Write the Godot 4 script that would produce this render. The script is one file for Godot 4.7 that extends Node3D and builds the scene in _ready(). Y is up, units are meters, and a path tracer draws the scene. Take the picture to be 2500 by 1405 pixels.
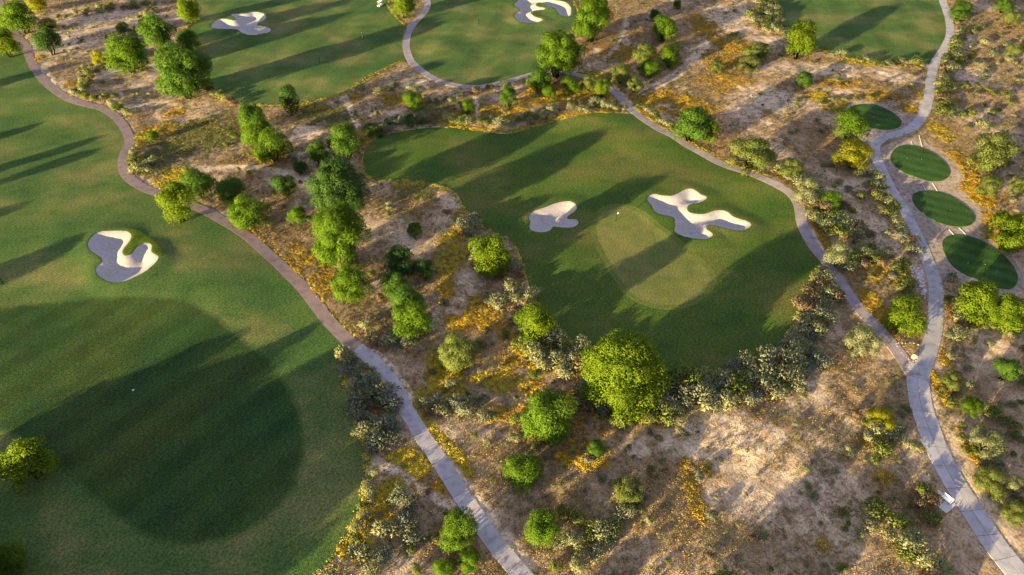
extends Node3D
# A desert golf course at low sun, seen from the air. Metres; y up.

# plan of the place in metres: x to the right, z away from the viewer is negative
const CART_PATH_WEST_RED := [-221.4,-305.4,-197.0,-269.9,-181.6,-248.7,-173.8,-238.5,-165.7,-229.3,-160.2,-221.2,-155.3,-214.2,-149.8,-207.0,-143.9,-200.0,-138.7,-194.8,-132.7,-189.3,-127.3,-185.5,-122.3,-183.4,-118.2,-181.9,-113.8,-178.8,-109.5,-174.2,-105.7,-169.2,-102.9,-164.6,-101.3,-160.9,-100.6,-156.4,-98.7,-151.3,-96.3,-146.8,-93.3,-143.4,-89.5,-140.4,-86.1,-138.4,-82.8,-136.9,-78.5,-134.6,-74.5,-132.4,-70.8,-130.2,-66.1,-127.0,-61.4,-123.4,-56.8,-119.4,-53.1,-115.5,-49.4,-111.6,-45.7,-107.4,-42.3,-103.6,-38.0,-97.9,-34.7,-93.5,-31.3,-89.6,-28.3,-86.6]
const CART_PATH_WEST_GREY := [-28.3,-86.6,-25.6,-84.3,-23.1,-81.5,-21.3,-79.3,-19.5,-76.0,-17.9,-73.0,-16.4,-70.6,-15.2,-68.6,-13.7,-66.1,-11.4,-62.7,-8.0,-57.1,-5.5,-53.4,-3.0,-49.6,-0.8,-46.8,1.5,-44.0,4.3,-40.8,7.8,-36.7]
const CART_PATH_EAST := [183.3,-311.1,173.2,-286.8,168.0,-274.6,164.6,-265.4,160.4,-254.1,155.9,-243.5,152.4,-236.6,147.7,-229.3,142.4,-221.9,137.5,-215.2,133.5,-208.5,129.4,-201.5,126.1,-194.8,123.2,-189.3,119.8,-183.2,116.4,-177.8,112.5,-173.0,108.5,-169.2,104.3,-166.9,100.5,-165.1,97.4,-162.6,95.2,-159.4,93.8,-154.5,93.1,-149.7,92.2,-144.3,91.5,-139.2,91.0,-134.3,90.2,-129.1,89.4,-124.6,88.8,-120.2,88.3,-116.5,87.5,-112.8,86.8,-109.4,85.9,-106.0,84.8,-102.7,83.2,-99.2,80.9,-94.6,78.6,-90.4,76.5,-87.2,74.5,-84.3,72.2,-81.2]
const CART_PATH_TRUNK := [72.3,-82.2,70.4,-78.8,69.5,-76.5,68.5,-73.4,67.9,-70.6,67.6,-68.4,67.1,-65.7,66.8,-62.7,66.7,-59.9,66.8,-57.5,67.1,-55.1,67.4,-52.0,67.7,-49.1,68.2,-46.6,68.8,-44.2,69.4,-41.1,70.2,-37.5]
const CART_PATH_MIDDLE := [-40.5,-311.1,-35.8,-289.3,-33.1,-274.6,-32.3,-266.3,-33.2,-258.3,-34.8,-252.0,-36.1,-245.5,-36.6,-237.7,-36.1,-230.0,-34.9,-222.9,-32.7,-215.2,-29.7,-209.4,-26.2,-204.2,-22.6,-200.3,-18.5,-197.7,-14.3,-196.5,-9.8,-196.3,-5.1,-198.0,-1.3,-200.0,2.9,-203.0,6.9,-205.4,11.9,-206.6,16.9,-206.3,21.6,-204.2,26.2,-200.3,30.6,-193.4,32.3,-187.1,34.1,-181.1,35.8,-176.6,38.1,-172.2,40.2,-168.0,42.9,-164.6,45.9,-160.0,49.3,-156.4,54.5,-149.7,58.7,-145.6,61.5,-142.6,64.0,-140.1,66.3,-137.0,66.9,-133.2,66.2,-129.1,65.5,-125.4,65.2,-121.1,65.3,-116.5,66.0,-112.6,66.6,-108.1,66.8,-103.6,67.1,-99.2,67.7,-95.6,68.5,-92.1,69.3,-88.7,69.8,-85.3,70.0,-82.0,70.0,-79.6]
const TURF := {"west": [-338.7,-305.4,-221.4,-305.4,-197.0,-269.9,-181.6,-248.7,-173.8,-238.5,-165.7,-229.3,-160.2,-221.2,-155.3,-214.2,-149.8,-207.0,-143.9,-200.0,-138.7,-194.8,-132.7,-189.3,-127.3,-185.5,-122.3,-183.4,-118.2,-181.9,-113.8,-178.8,-109.5,-174.2,-105.7,-169.2,-102.9,-164.6,-101.3,-160.9,-100.6,-156.4,-98.7,-151.3,-96.3,-146.8,-93.3,-143.4,-89.5,-140.4,-86.1,-138.4,-82.8,-136.9,-78.5,-134.6,-74.5,-132.4,-70.8,-130.2,-66.1,-127.0,-61.4,-123.4,-56.8,-119.4,-53.1,-115.5,-49.4,-111.6,-45.7,-107.4,-42.3,-103.6,-38.0,-97.9,-34.7,-93.5,-31.3,-89.6,-28.3,-86.6,-29.8,-85.5,-30.0,-82.7,-29.2,-78.9,-28.0,-76.1,-26.5,-72.6,-25.2,-69.2,-23.8,-66.0,-22.9,-63.6,-22.6,-61.4,-22.4,-58.5,-22.2,-56.0,-22.0,-54.4,-22.4,-52.4,-23.0,-50.5,-23.8,-48.3,-24.8,-46.2,-26.3,-44.2,-27.8,-42.2,-31.4,-37.5,-91.7,-37.5,-212.0,-92.1],
	"northwest": [-142.8,-311.1,-126.3,-279.4,-117.5,-256.6,-114.7,-240.4,-110.2,-222.2,-99.1,-206.0,-91.8,-195.7,-86.2,-189.8,-78.8,-185.5,-72.4,-184.0,-65.2,-183.4,-58.6,-186.1,-54.3,-188.5,-50.9,-190.9,-47.3,-196.8,-44.5,-202.7,-39.2,-210.4,-35.2,-215.5,-32.9,-215.5,-34.9,-222.9,-36.1,-230.0,-36.6,-237.7,-37.0,-243.5,-40.0,-249.1,-44.2,-258.8,-47.7,-268.1,-48.0,-277.4,-49.4,-311.1],
	"north": [-37.9,-311.1,-33.5,-279.4,-32.3,-266.3,-33.2,-258.3,-34.8,-252.0,-36.1,-245.5,-36.6,-237.7,-36.1,-230.0,-34.9,-222.9,-32.7,-215.2,-29.7,-209.4,-26.2,-204.2,-22.6,-200.3,-18.5,-197.7,-14.3,-196.5,-9.8,-196.3,-5.1,-198.0,-1.3,-200.0,2.9,-203.0,7.7,-207.0,10.5,-210.4,11.6,-215.5,13.1,-225.7,17.0,-234.7,21.9,-244.3,24.9,-260.9,24.0,-274.6,24.7,-311.1],
	"northeast": [113.3,-311.1,103.3,-274.6,99.3,-256.6,97.1,-244.3,96.0,-235.9,102.8,-228.5,106.0,-221.9,109.5,-218.5,114.3,-215.2,120.6,-214.6,126.5,-215.9,132.7,-214.9,137.1,-214.9,142.4,-221.9,147.7,-229.3,152.4,-236.6,155.9,-243.5,160.4,-254.1,164.6,-265.4,168.0,-274.6,183.3,-311.1],
	"centre": [35.4,-177.6,34.2,-177.6,28.9,-177.3,23.1,-176.6,17.2,-174.4,10.8,-172.2,4.5,-169.2,-1.1,-166.9,-5.6,-167.6,-11.2,-169.2,-16.9,-170.6,-21.4,-170.8,-28.0,-169.2,-33.3,-166.9,-36.8,-164.2,-38.3,-159.8,-38.3,-154.3,-37.2,-149.5,-35.9,-146.2,-33.2,-144.1,-29.8,-143.7,-22.5,-142.8,-19.4,-141.9,-15.4,-140.1,-13.2,-137.7,-11.3,-132.4,-9.6,-128.6,-6.0,-124.1,-1.3,-120.3,0.7,-117.7,1.4,-115.2,2.2,-111.7,2.9,-107.7,3.5,-103.8,3.8,-100.8,4.8,-98.9,7.5,-96.0,8.3,-92.1,10.6,-88.8,13.4,-85.7,16.8,-82.7,22.3,-81.0,26.4,-79.3,30.4,-78.1,33.6,-79.6,37.3,-80.3,40.6,-81.7,43.9,-83.2,47.4,-85.2,49.8,-87.3,53.2,-92.1,55.0,-95.4,57.2,-98.9,59.8,-103.8,62.3,-107.7,63.8,-109.7,66.0,-112.6,65.3,-116.5,65.2,-121.1,65.5,-125.4,66.2,-129.1,66.9,-133.2,66.3,-137.0,64.0,-140.1,61.5,-142.6,58.7,-145.6,54.5,-149.7,49.3,-156.4,45.9,-160.0,42.9,-164.6,40.2,-168.0,38.1,-172.2]}
const GREEN := [18.8,-124.1,19.4,-127.5,20.5,-129.4,22.1,-131.0,24.3,-131.7,26.6,-131.4,28.3,-130.2,29.9,-128.3,32.0,-124.6,33.8,-121.5,36.0,-118.0,38.2,-114.2,39.8,-111.0,40.5,-108.4,40.4,-106.4,39.6,-104.4,38.9,-103.2,37.3,-101.4,35.1,-99.5,32.4,-98.4,29.9,-98.1,27.6,-98.7,25.4,-99.8,23.7,-101.4,22.8,-103.8,21.7,-107.0,20.3,-111.7,19.3,-115.8,18.8,-119.4]
const FAIRWAY := [-78.6,-100.3,-71.9,-100.0,-67.6,-99.4,-64.0,-98.7,-60.6,-97.2,-58.1,-95.6,-55.4,-93.5,-53.0,-91.2,-48.9,-88.0,-45.0,-84.7,-41.4,-81.0,-38.3,-77.0,-35.9,-73.0,-34.2,-69.2,-33.2,-66.0,-32.7,-62.1,-32.8,-58.1,-33.8,-55.0,-36.0,-52.1,-39.4,-49.8,-43.2,-48.9,-47.1,-48.7,-51.0,-49.7,-54.6,-51.4,-58.5,-53.7,-62.9,-56.7,-67.6,-59.9,-72.2,-62.9,-77.7,-66.0,-92.7,-73.4,-110.0,-83.7,-116.4,-93.2,-103.7,-96.6,-90.5,-98.7]
const BUNKERS := {"right of the green": [31.8,-134.8,32.4,-136.1,33.8,-136.7,35.4,-136.2,37.3,-135.9,38.8,-136.5,40.4,-137.9,41.9,-139.0,43.2,-139.0,44.1,-137.9,44.8,-136.5,46.0,-135.8,45.8,-135.0,44.8,-133.9,43.3,-133.0,41.8,-132.7,40.9,-132.0,40.4,-130.9,40.5,-129.7,41.3,-129.0,43.2,-128.7,44.8,-129.1,46.3,-129.9,47.8,-130.2,48.9,-130.0,49.7,-129.0,50.2,-127.8,51.2,-127.0,52.5,-126.4,53.4,-125.7,53.7,-124.9,53.2,-123.9,51.9,-122.8,50.5,-122.5,48.9,-122.7,47.1,-123.5,45.7,-124.2,44.5,-124.6,43.6,-124.5,43.2,-123.8,43.4,-122.6,44.0,-121.9,44.3,-121.0,43.7,-120.2,42.7,-119.5,41.3,-119.4,39.5,-119.8,37.7,-120.4,36.4,-121.5,35.9,-122.5,36.5,-123.9,36.6,-125.5,36.9,-126.6,36.6,-127.5,35.7,-128.0,34.4,-128.3,33.2,-129.1,32.6,-130.3,32.3,-132.4,31.8,-133.8],
	"left of the green": [3.9,-128.2,4.9,-130.1,6.8,-131.1,8.8,-132.4,10.8,-133.5,13.3,-134.0,14.7,-132.9,15.0,-131.1,14.2,-129.5,13.0,-128.4,12.4,-127.2,13.3,-126.8,14.5,-126.8,15.0,-125.7,14.4,-124.3,12.9,-123.5,10.8,-123.7,9.2,-124.1,8.7,-122.9,7.7,-122.0,5.8,-121.9,4.2,-122.8,3.9,-124.5,4.2,-125.7,3.9,-127.0],
	"west fairway": [-90.8,-116.1,-91.6,-118.7,-91.2,-120.8,-89.8,-121.5,-86.9,-121.7,-84.7,-121.4,-83.3,-120.2,-82.6,-118.3,-82.5,-115.7,-82.5,-114.3,-81.7,-112.7,-80.7,-112.3,-80.1,-113.6,-80.1,-115.7,-79.2,-117.0,-78.1,-117.0,-77.1,-116.1,-76.5,-114.3,-75.5,-113.2,-74.2,-112.3,-73.9,-111.1,-74.2,-109.4,-74.9,-107.5,-76.1,-106.0,-78.0,-104.5,-79.8,-104.2,-82.0,-104.9,-84.1,-106.3,-85.4,-108.0,-85.6,-109.2,-85.1,-110.2,-85.6,-111.4,-86.9,-112.5,-88.9,-113.9],
	"northwest": [-107.4,-244.6,-107.8,-249.3,-106.6,-252.4,-103.7,-251.9,-101.0,-250.6,-101.1,-252.8,-103.4,-255.7,-103.9,-257.3,-101.7,-257.8,-98.6,-257.8,-97.1,-259.5,-94.3,-259.2,-91.8,-257.3,-90.2,-254.0,-90.4,-250.8,-91.6,-248.2,-91.2,-246.2,-89.7,-245.7,-86.7,-244.1,-85.2,-241.9,-85.5,-239.7,-88.0,-238.2,-89.6,-237.1,-91.8,-237.2,-94.9,-239.2,-97.3,-242.1,-101.6,-242.6,-105.0,-242.8],
	"north": [0.8,-268.6,2.5,-274.0,4.6,-278.2,9.9,-277.6,15.6,-274.6,20.3,-271.6,22.2,-266.3,22.2,-261.7,21.5,-256.7,19.2,-256.0,17.3,-258.9,16.9,-262.3,16.0,-264.9,14.0,-266.9,12.3,-269.2,10.6,-271.0,9.2,-269.2,9.6,-266.8,12.4,-265.1,12.1,-263.3,9.1,-262.5,7.2,-260.8,7.3,-258.6,8.6,-255.6,11.1,-253.2,10.8,-251.3,9.6,-250.1,6.9,-249.2,3.5,-250.3,1.6,-253.5,0.9,-257.3,1.6,-260.1,2.9,-261.5,2.7,-264.6]}
const TEES := {"farthest": [96.9,-181.4,99.0,-183.4,101.7,-184.1,104.3,-183.8,106.2,-182.4,107.8,-179.8,108.7,-176.9,108.6,-174.1,107.4,-171.7,105.5,-170.1,102.8,-169.3,100.3,-169.4,98.1,-170.3,96.7,-172.9,96.3,-177.2],
	"second": [98.1,-155.9,100.8,-159.2,103.5,-160.8,105.7,-160.8,107.7,-159.7,109.0,-157.8,110.1,-154.9,110.2,-151.2,109.4,-147.7,107.9,-145.3,105.9,-143.8,103.6,-143.4,101.6,-144.0,99.8,-145.7,98.1,-147.2,97.3,-149.7,97.0,-152.8],
	"third": [95.3,-136.8,96.8,-138.4,99.0,-139.3,101.4,-139.1,103.5,-138.2,105.1,-135.9,106.0,-132.9,106.2,-129.9,105.3,-127.4,103.8,-125.5,101.9,-124.5,99.6,-124.2,97.7,-124.7,95.9,-125.9,94.7,-127.8,94.1,-130.3,94.2,-133.3],
	"nearest": [93.5,-118.3,94.7,-119.8,96.5,-120.8,98.7,-121.1,100.8,-120.6,102.6,-119.1,103.7,-116.5,104.6,-113.6,104.6,-110.4,103.8,-107.3,102.1,-104.7,100.4,-103.2,98.8,-102.9,97.2,-103.6,95.7,-105.0,93.9,-106.5,92.6,-108.3,91.9,-110.4,92.0,-113.2,92.5,-115.7]}
const APRONS := [[95.6,-158.6,98.8,-160.8,102.2,-163.1,106.6,-164.8,109.8,-163.1,111.3,-159.7,112.9,-156.2,113.0,-151.0,112.7,-146.7,111.8,-144.3,109.7,-142.6,107.6,-141.0,108.6,-138.7,109.1,-135.1,108.8,-130.7,107.4,-126.6,105.4,-124.1,103.3,-122.8,103.3,-121.0,104.6,-119.1,105.7,-116.5,106.2,-113.2,105.6,-109.4,104.3,-106.0,102.3,-102.8,99.7,-101.5,96.7,-101.8,93.5,-103.7,91.0,-105.0,89.1,-106.3,87.3,-105.3,85.4,-102.1,84.8,-102.8,85.9,-106.0,86.8,-109.4,87.6,-112.9,88.3,-116.5,88.9,-120.2,89.4,-124.5,90.2,-129.0,90.9,-134.2,91.5,-139.1,92.2,-144.3,93.1,-149.7,94.1,-155.4],
	[96.2,-182.4,99.3,-185.1,103.6,-185.9,106.7,-184.4,109.4,-181.4,110.8,-177.9,113.8,-178.5,116.5,-177.9,112.5,-172.9,108.5,-169.3,104.4,-166.9,100.5,-165.1,96.8,-162.3,94.6,-160.1,93.8,-162.3,92.4,-164.6,96.6,-168.1,95.7,-171.7,95.4,-177.9]]
# patches of ground: x, z, half width, half depth, what covers it, how thickly
const PATCHES := [[-144.0,-257.0,30.3,10.7,"P",0.5],[-147.9,-234.5,22.5,22.2,"P",0.5],[-124.8,-203.8,16.6,15.1,"P",0.8],[-99.3,-186.2,12.0,5.8,"P",0.7],[-93.8,-177.7,6.9,5.5,"P",0.8],[-139.0,-206.3,7.7,9.2,"B",0.6],[-124.7,-197.3,7.5,7.2,"B",0.5],[-152.4,-223.7,4.1,20.7,"P",0.8],[-154.8,-217.9,1.6,2.7,"O",0.8],[-134.1,-198.6,2.8,2.3,"O",0.7],[-95.7,-179.6,2.9,2.5,"O",0.7],[-95.5,-169.9,4.5,3.3,"O",0.8],[-99.7,-166.4,2.2,2.3,"Y",0.8],[-88.6,-166.8,10.0,9.1,"G",0.7],[-80.9,-167.0,8.9,11.4,"G",0.6],[-89.2,-154.0,6.3,10.2,"G",0.6],[-83.4,-143.9,4.0,4.9,"Y",0.8],[-71.0,-149.1,8.2,1.8,"P",1],[-62.5,-148.0,6.1,1.7,"P",0.9],[-51.6,-145.3,5.1,2.7,"P",0.8],[-55.8,-168.4,5.0,6.5,"P",0.9],[-64.0,-153.7,9.4,7.1,"B",0.7],[-65.0,-142.9,5.0,4.6,"B",0.6],[-94.5,-152.8,1.5,8.1,"G",0.8],[-99.1,-160.0,1.3,6.5,"Y",0.7],[-46.5,-189.3,1.8,2.7,"O",0.9],[-32.4,-187.2,6.6,3.5,"O",0.9],[-15.0,-177.1,5.8,3.5,"O",1],[-21.8,-175.4,3.4,2.2,"O",0.6],[-8.2,-180.9,4.7,3.3,"O",1],[-1.2,-179.1,4.9,3.0,"O",0.9],[18.2,-190.0,14.0,6.6,"O",1],[9.6,-186.1,7.2,3.7,"O",0.8],[-28.8,-198.0,4.4,3.8,"P",0.8],[-37.3,-179.1,7.0,2.0,"P",0.7],[-28.7,-180.9,4.7,2.0,"P",0.6],[-54.9,-179.8,8.2,6.3,"G",0.7],[-64.4,-176.0,6.9,5.4,"B",0.6],[-47.9,-173.5,6.8,4.8,"G",0.6],[-38.1,-169.2,3.4,3.3,"Y",0.8],[-63.6,-156.0,3.4,3.3,"Y",0.7],[-42.6,-163.1,4.4,4.4,"O",0.6],[-22.5,-183.0,7.1,5.2,"G",0.6],[-59.1,-182.9,7.1,2.6,"Y",0.4],[32.0,-230.5,7.0,19.8,"R",0.8],[41.4,-249.6,8.9,20.3,"B",0.7],[28.7,-224.0,2.2,2.8,"P",0.9],[38.7,-236.1,2.0,9.0,"P",0.7],[39.4,-221.7,8.1,5.5,"O",0.7],[69.8,-246.6,5.3,10.4,"O",1],[74.2,-231.3,7.0,8.0,"O",0.8],[38.0,-184.0,5.0,4.7,"O",0.9],[43.0,-189.4,7.3,4.9,"O",0.8],[52.0,-183.0,7.3,5.7,"O",1],[66.4,-198.8,7.5,7.6,"O",0.5],[50.9,-203.1,7.6,6.0,"B",0.7],[86.3,-251.4,13.4,18.5,"P",0.9],[73.7,-189.1,8.5,9.8,"P",0.8],[67.0,-177.4,6.9,8.9,"P",0.7],[53.3,-162.2,8.7,7.9,"R",0.7],[63.7,-168.9,6.7,7.0,"R",0.6],[71.7,-165.6,9.9,8.1,"P",0.5],[49.3,-234.0,8.5,18.4,"B",0.5],[24.2,-203.1,5.1,4.8,"Y",0.6],[34.0,-249.6,4.4,20.3,"R",0.6],[9.9,-195.7,5.0,4.0,"O",0.7],[67.8,-215.8,6.7,8.2,"O",0.6],[100.0,-208.6,13.0,6.2,"P",0.9],[118.4,-203.1,8.4,5.7,"P",1],[99.3,-192.6,7.4,3.3,"P",0.7],[84.6,-209.3,7.8,6.9,"P",0.6],[107.0,-196.6,6.2,3.4,"B",0.6],[100.1,-198.3,6.3,3.2,"O",0.7],[90.8,-189.3,3.6,3.3,"Y",0.9],[93.4,-183.0,3.5,3.6,"Y",0.8],[108.5,-189.6,7.3,3.3,"O",0.5],[114.1,-180.4,2.1,3.6,"O",0.8],[120.4,-189.9,1.2,3.3,"O",0.8],[84.5,-184.9,7.1,6.8,"P",0.5],[77.5,-166.7,8.9,8.2,"R",0.5],[83.7,-173.6,5.7,7.2,"R",0.5],[113.1,-215.6,8.0,2.0,"Y",0.6],[123.4,-214.9,8.0,1.6,"Y",0.6],[154.4,-235.4,5.7,14.9,"P",0.6],[143.9,-203.2,7.6,6.6,"P",0.8],[154.4,-210.8,5.2,5.7,"P",0.6],[132.2,-177.9,7.0,4.5,"P",0.8],[121.7,-170.7,3.2,4.2,"R",0.8],[116.8,-167.7,2.9,5.5,"Y",0.7],[155.3,-204.2,3.8,18.1,"B",0.6],[175.9,-249.1,7.4,16.2,"B",0.5],[130.4,-200.8,1.0,14.7,"Y",0.6],[127.9,-183.5,4.7,5.2,"B",0.5],[113.9,-152.6,3.6,5.3,"O",1],[112.1,-143.9,3.0,6.0,"O",1],[110.8,-136.3,2.9,4.9,"O",1],[108.4,-126.6,2.8,5.1,"O",0.9],[106.7,-119.6,2.5,2.7,"Y",0.8],[116.7,-133.2,2.9,5.1,"R",0.7],[123.6,-144.0,3.0,7.5,"P",0.4],[82.7,-142.4,8.0,11.1,"P",0.5],[80.0,-120.6,5.4,7.5,"P",0.6],[80.7,-114.7,4.4,5.6,"P",0.8],[83.2,-151.6,5.2,6.0,"B",0.6],[84.4,-134.9,4.8,5.2,"R",0.5],[77.3,-108.5,4.6,4.8,"O",0.4],[68.2,-119.7,0.9,4.5,"O",0.8],[70.3,-98.8,2.1,4.0,"O",1],[70.9,-93.0,1.1,3.1,"O",0.8],[65.9,-101.4,3.3,3.7,"B",0.4],[66.0,-93.2,3.1,3.3,"B",0.5],[70.7,-107.8,2.5,3.9,"B",0.5],[63.2,-111.8,0.9,4.1,"Y",0.5],[84.6,-98.0,0.6,7.1,"O",0.9],[77.5,-85.8,1.3,3.7,"O",0.8],[73.5,-78.1,1.0,5.6,"O",0.8],[79.4,-74.5,5.5,5.3,"B",0.6],[88.5,-88.9,4.5,3.8,"P",0.6],[88.7,-96.7,2.4,3.5,"B",0.5],[70.1,-65.4,1.4,5.5,"P",0.7],[72.3,-64.5,0.8,3.9,"O",0.8],[70.1,-57.8,1.4,2.1,"Y",0.8],[69.1,-51.1,1.8,2.5,"O",0.6],[69.1,-46.8,1.1,1.2,"P",0.8],[69.5,-61.5,1.1,4.4,"P",0.8],[79.0,-68.5,4.0,4.1,"B",0.5],[70.6,-55.1,1.0,4.0,"P",0.6],[70.9,-51.2,1.2,3.8,"P",0.7],[-12.3,-81.9,3.6,4.5,"Y",0.8],[-16.1,-86.8,3.0,2.5,"B",0.6],[-9.3,-93.2,3.1,2.7,"O",0.7],[-5.5,-96.5,4.1,4.2,"O",1],[-1.2,-92.2,1.5,4.4,"O",0.7],[0.9,-83.3,3.5,3.6,"O",0.9],[-2.0,-78.7,4.3,2.4,"Y",0.8],[-13.3,-76.6,4.2,2.4,"Y",0.6],[11.5,-63.5,3.7,2.7,"O",1],[14.5,-67.4,2.6,1.3,"O",0.6],[3.5,-77.0,2.8,1.8,"O",0.7],[11.7,-73.5,3.2,4.0,"O",0.6],[18.0,-71.6,4.1,2.0,"O",0.8],[6.5,-65.4,9.7,11.7,"B",0.7],[9.0,-53.9,6.0,5.3,"B",0.5],[0.7,-67.7,4.0,4.8,"B",0.6],[-0.7,-71.7,4.1,1.7,"O",0.6],[48.9,-76.3,8.4,6.0,"P",0.7],[32.5,-65.5,9.7,6.6,"P",0.9],[38.9,-67.6,5.3,3.2,"P",1],[20.0,-64.4,2.6,1.7,"P",0.6],[39.8,-57.3,9.2,5.3,"P",0.6],[28.6,-56.4,3.7,2.8,"P",0.5],[46.6,-50.6,8.7,4.8,"P",0.5],[34.9,-48.1,6.9,3.4,"B",0.4],[27.0,-57.2,1.5,4.6,"O",0.7],[29.6,-60.7,1.3,1.5,"O",0.6],[58.2,-66.2,2.6,1.9,"O",0.8],[56.1,-59.1,1.6,1.1,"O",0.9],[43.6,-48.6,0.9,1.2,"O",0.7],[24.1,-58.6,3.7,4.3,"B",0.5],[19.8,-54.4,4.2,3.3,"B",0.4],[54.0,-62.3,2.5,4.5,"B",0.5],[57.3,-55.1,3.6,4.0,"B",0.6],[61.8,-54.4,1.8,2.0,"O",0.4],[53.2,-48.0,3.4,2.4,"B",0.6],[23.5,-70.0,5.4,1.7,"O",0.6],[49.3,-70.9,4.1,2.5,"B",0.4],[62.6,-63.0,1.3,3.8,"P",0.5],[-15.9,-62.0,3.7,2.5,"Y",1],[-18.3,-56.8,1.8,3.2,"Y",0.8],[-19.0,-53.0,2.8,2.9,"O",1],[-20.6,-48.3,2.1,2.2,"Y",0.9],[-12.9,-57.8,2.2,1.0,"O",0.8],[-10.6,-59.6,1.2,2.2,"O",0.9],[-14.0,-50.8,2.9,2.5,"B",0.7],[-9.7,-48.4,3.4,3.7,"B",0.7],[-16.3,-45.6,3.4,1.7,"P",0.4],[-25.8,-84.7,1.6,1.2,"P",1],[-23.8,-74.7,3.5,8.0,"B",0.7],[-26.3,-79.0,1.4,4.7,"G",0.6],[-20.2,-66.0,2.0,2.4,"B",0.6],[-50.6,-125.7,10.1,12.6,"B",0.7],[-27.4,-123.5,8.2,5.6,"P",0.6],[-23.8,-132.3,7.6,5.0,"B",0.4],[-30.1,-112.0,6.0,6.9,"B",0.6],[-45.4,-111.4,3.9,7.6,"O",0.5],[-37.9,-104.0,3.0,5.8,"O",0.6],[-13.1,-114.4,3.1,6.5,"Y",0.7],[-13.2,-104.0,1.5,4.8,"O",0.8],[-8.3,-106.2,3.3,3.6,"P",0.9],[-19.9,-117.2,5.3,3.8,"P",0.5],[-22.5,-138.3,5.9,3.9,"G",0.6],[-24.8,-141.0,3.0,1.6,"Y",0.5],[-11.9,-123.5,1.3,6.2,"O",0.7],[-43.7,-136.7,5.8,7.0,"B",0.5],[-55.5,-129.8,4.7,4.9,"B",0.6],[-21.6,-92.2,6.9,4.4,"B",0.7],[-19.0,-104.1,4.9,6.3,"B",0.6],[-4.9,-104.1,2.5,6.3,"B",0.4],[-49.6,-137.0,2.9,10.5,"P",0.4],[7.3,-83.8,4.4,3.0,"O",0.6],[3.0,-87.8,2.3,3.1,"O",0.7]]
const STRIPS := [[[-116.8,-181.4,-112.1,-182.4,-107.4,-184.2,-101.2,-187.9,-95.0,-192.0,-89.6,-194.8],1.30,"P",1],
	[[-50.4,-190.9,-48.1,-184.7,-45.3,-177.1,-42.6,-170.6],0.50,"P",1],
	[[-49.4,-191.2,-46.9,-184.7,-44.4,-177.6,-42.3,-172.0],0.50,"P",1],
	[[-76.9,-148.3,-71.3,-149.9,-65.0,-149.7,-58.4,-147.9,-52.6,-145.3,-48.6,-145.6],1.20,"P",0.9],
	[[-10.9,-190.1,-9.9,-182.9,-9.3,-173.4],0.80,"P",0.9],
	[[66.9,-232.9,59.2,-218.9,51.8,-207.6,43.9,-198.6,37.9,-192.0],0.85,"P",1],
	[[67.9,-231.1,60.2,-217.2,52.7,-205.4,45.0,-196.5,39.6,-190.9],0.85,"P",1],
	[[25.0,-212.3,30.9,-218.9,38.3,-234.7,42.4,-256.6],1.10,"P",0.7],
	[[-20.4,-61.9,-18.7,-61.6,-16.3,-60.3,-13.6,-58.1,-10.6,-56.0,-8.4,-54.7],0.42,"P",1],
	[[-20.5,-61.5,-18.9,-60.9,-16.5,-59.5,-13.8,-57.4,-11.2,-55.4,-9.3,-54.5],0.42,"P",1],
	[[-25.6,-85.7,-22.6,-82.9,-20.0,-79.3,-18.2,-76.6,-16.8,-73.9,-15.2,-70.9,-13.2,-67.6,-10.6,-63.6,-8.1,-59.9,-6.1,-56.7,-4.2,-53.7,-1.2,-49.8,2.2,-45.9],1.10,"P",1],
	[[-15.8,-73.9,-13.8,-70.0,-10.8,-66.0,-8.3,-62.9,-6.3,-59.9],0.90,"O",0.9],
	[[-150.4,-210.7,-141.7,-200.0,-133.8,-192.9,-127.7,-187.9],1.20,"P",0.9],
	[[-178.9,-248.3,-168.9,-236.6,-157.8,-222.2],1.40,"P",0.7],
	[[-64.0,-126.5,-59.1,-122.6,-52.9,-116.6,-46.8,-109.7,-40.8,-102.0,-35.4,-95.4,-30.4,-89.9],0.90,"Y",0.9],
	[[37.6,-177.1,41.4,-169.2,46.8,-162.0,51.9,-155.6,56.8,-149.9,62.6,-144.7],0.80,"Y",0.9],
	[[31.0,-195.7,33.7,-187.4,35.8,-180.9],1.00,"P",0.8],
	[[66.2,-123.4,66.0,-118.8,66.8,-114.5],1.20,"P",0.8],
	[[84.5,-98.9,81.5,-93.2,77.7,-86.7,74.6,-81.7],0.80,"P",0.8],
	[[70.9,-75.2,69.4,-69.2,68.7,-63.6,69.1,-59.2,69.8,-54.7,70.7,-49.8],1.20,"P",0.9],
	[[-17.0,-172.2,-5.6,-169.2,0.0,-168.3,9.1,-172.7,17.2,-175.6,29.0,-178.3],0.70,"Y",0.8],
	[[-22.6,-61.4,-21.9,-61.8,-22.3,-58.5,-21.8,-54.7,-22.7,-50.8,-25.2,-45.3],0.50,"P",0.9],
	[[-21.4,-58.5,-21.1,-55.0,-21.7,-51.1,-23.3,-47.4],0.90,"Y",0.9],
	[[113.1,-212.3,122.3,-212.3,129.9,-211.7],0.80,"Y",0.7]]
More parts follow.
